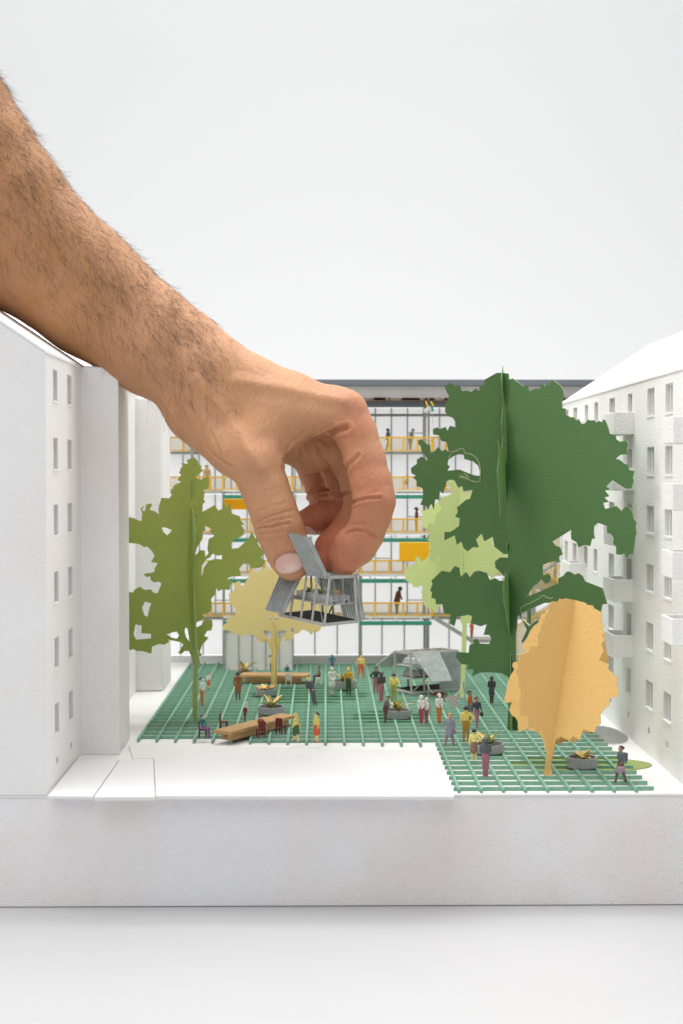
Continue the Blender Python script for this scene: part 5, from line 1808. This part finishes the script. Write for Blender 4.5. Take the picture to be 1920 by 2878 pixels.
def garment(c, m, label, name, rot, sc_=1.0):
    """a flat little shirt of folded card hanging from the line"""
    o2 = [(-.42, .36), (-.62, .22), (-.50, .02), (-.34, .12), (-.30, -.48), (.30, -.48), (.34, .12), (.50, .02), (.62, .22), (.42, .36), (.14, .40), (0, .32), (-.14, .40)]
    h = Vector((math.cos(rot), .35, 0)).normalized(); u = Vector((-math.sin(rot) * .9, 0, math.cos(rot))).normalized()
    n_ = h.cross(u).normalized()
    pts_ = [c + (h * x + u * z) * sc_ for x, z in o2]
    tr = tessellate_polygon([[Vector((x, z, 0)) for x, z in o2]])
    b = MB(); N_ = len(o2)
    b.v = [tuple(q + n_ * .02) for q in pts_] + [tuple(q - n_ * .02) for q in pts_]
    for t in tr:
        b.f += [t, tuple(i + N_ for i in reversed(t))]; b.m += [0, 0]
    for k in range(N_):
        b.f.append((k, (k + 1) % N_, (k + 1) % N_ + N_, k + N_)); b.m.append(0)
    tag(b.build(name, m), label, 'shirt', 'garments on the clothesline')
M_SHIRT = bpy.data.materials.new('striped_cotton'); M_SHIRT.use_nodes = True
nt = M_SHIRT.node_tree
wv = nt.nodes.new('ShaderNodeTexWave'); wv.inputs['Scale'].default_value = 2.6; wv.bands_direction = 'DIAGONAL'
tc = nt.nodes.new('ShaderNodeTexCoord'); nt.links.new(tc.outputs['Object'], wv.inputs['Vector'])
rp = nt.nodes.new('ShaderNodeValToRGB'); rp.color_ramp.elements[0].color = (.35, .28, .27, 1); rp.color_ramp.elements[1].color = (.62, .58, .55, 1)
rp.color_ramp.elements[0].position = .3; rp.color_ramp.elements[1].position = .5
nt.links.new(wv.outputs['Fac'], rp.inputs[0]); nt.links.new(rp.outputs[0], nt.nodes['Principled BSDF'].inputs['Base Color'])
garment(at(1275, 1970, p0.y - 1.3), M_SHIRT, 'pale striped shirt hanging on the little clothesline', 'shirt', .1, .8)
garment(at(1236, 1957, p0.y - .7), mat('dark_maroon_cloth', (0.12, 0.03, 0.02), .8), 'dark maroon garment with pale edge slung on the clothesline', 'shirt', .55, .7)

# ================================================================ paper disc, painted shade discs and mesh mat at the deck
def disc(cx, cy, rx, ry, m, label, z=.012, name='green_disc', cat='paper disc'):
    b = MB()
    lo = [Vector((cx + rx * math.cos(a), cy + ry * math.sin(a), z)) for a in [2 * math.pi * k / 48 for k in range(48)]]
    b.hexa(lo, [p + Vector((0, 0, .035)) for p in lo])
    return tag(b.build(name, m), label, cat)
M_DISC = mat('moss_green_paper', (0.30, 0.37, 0.13), .8)
disc(12.9, 71.0, 3.55, 1.75, M_DISC, 'oval moss green paper lying half under the deck at the right edge')
M_DISC_SHADE = mat('deep_green_shade', (0.07, 0.17, 0.06), .8)  # these dark green discs paint tree shade under the deck
disc(-1.0, 93.0, 3.8, 3.4, M_DISC_SHADE, 'round deep green patch of painted shade beneath the deck under the far table')
disc(3.9, 84.5, 2.3, 2.2, M_DISC_SHADE, 'round deep green patch of painted shade beneath the deck near the star leaved planter')
dk = thing('mesh_mat', 'round dark wire mesh mat on the white ground against the right building', 'mesh mat')
b = MB()
c0, rr = Vector((15.55, 79.0, .05)), 1.28
k = -rr
while k < rr:
    w2 = math.sqrt(rr * rr - k * k)
    b.bar(c0 + Vector((k, -w2 * 2.2, 0)), c0 + Vector((k, w2 * 2.2, 0)), .035)
    b.bar(c0 + Vector((-w2, k * 2.2, .02)), c0 + Vector((w2, k * 2.2, .02)), .06, .035)
    k += .16
b.build('wire_mesh', M_STEEL, dk)
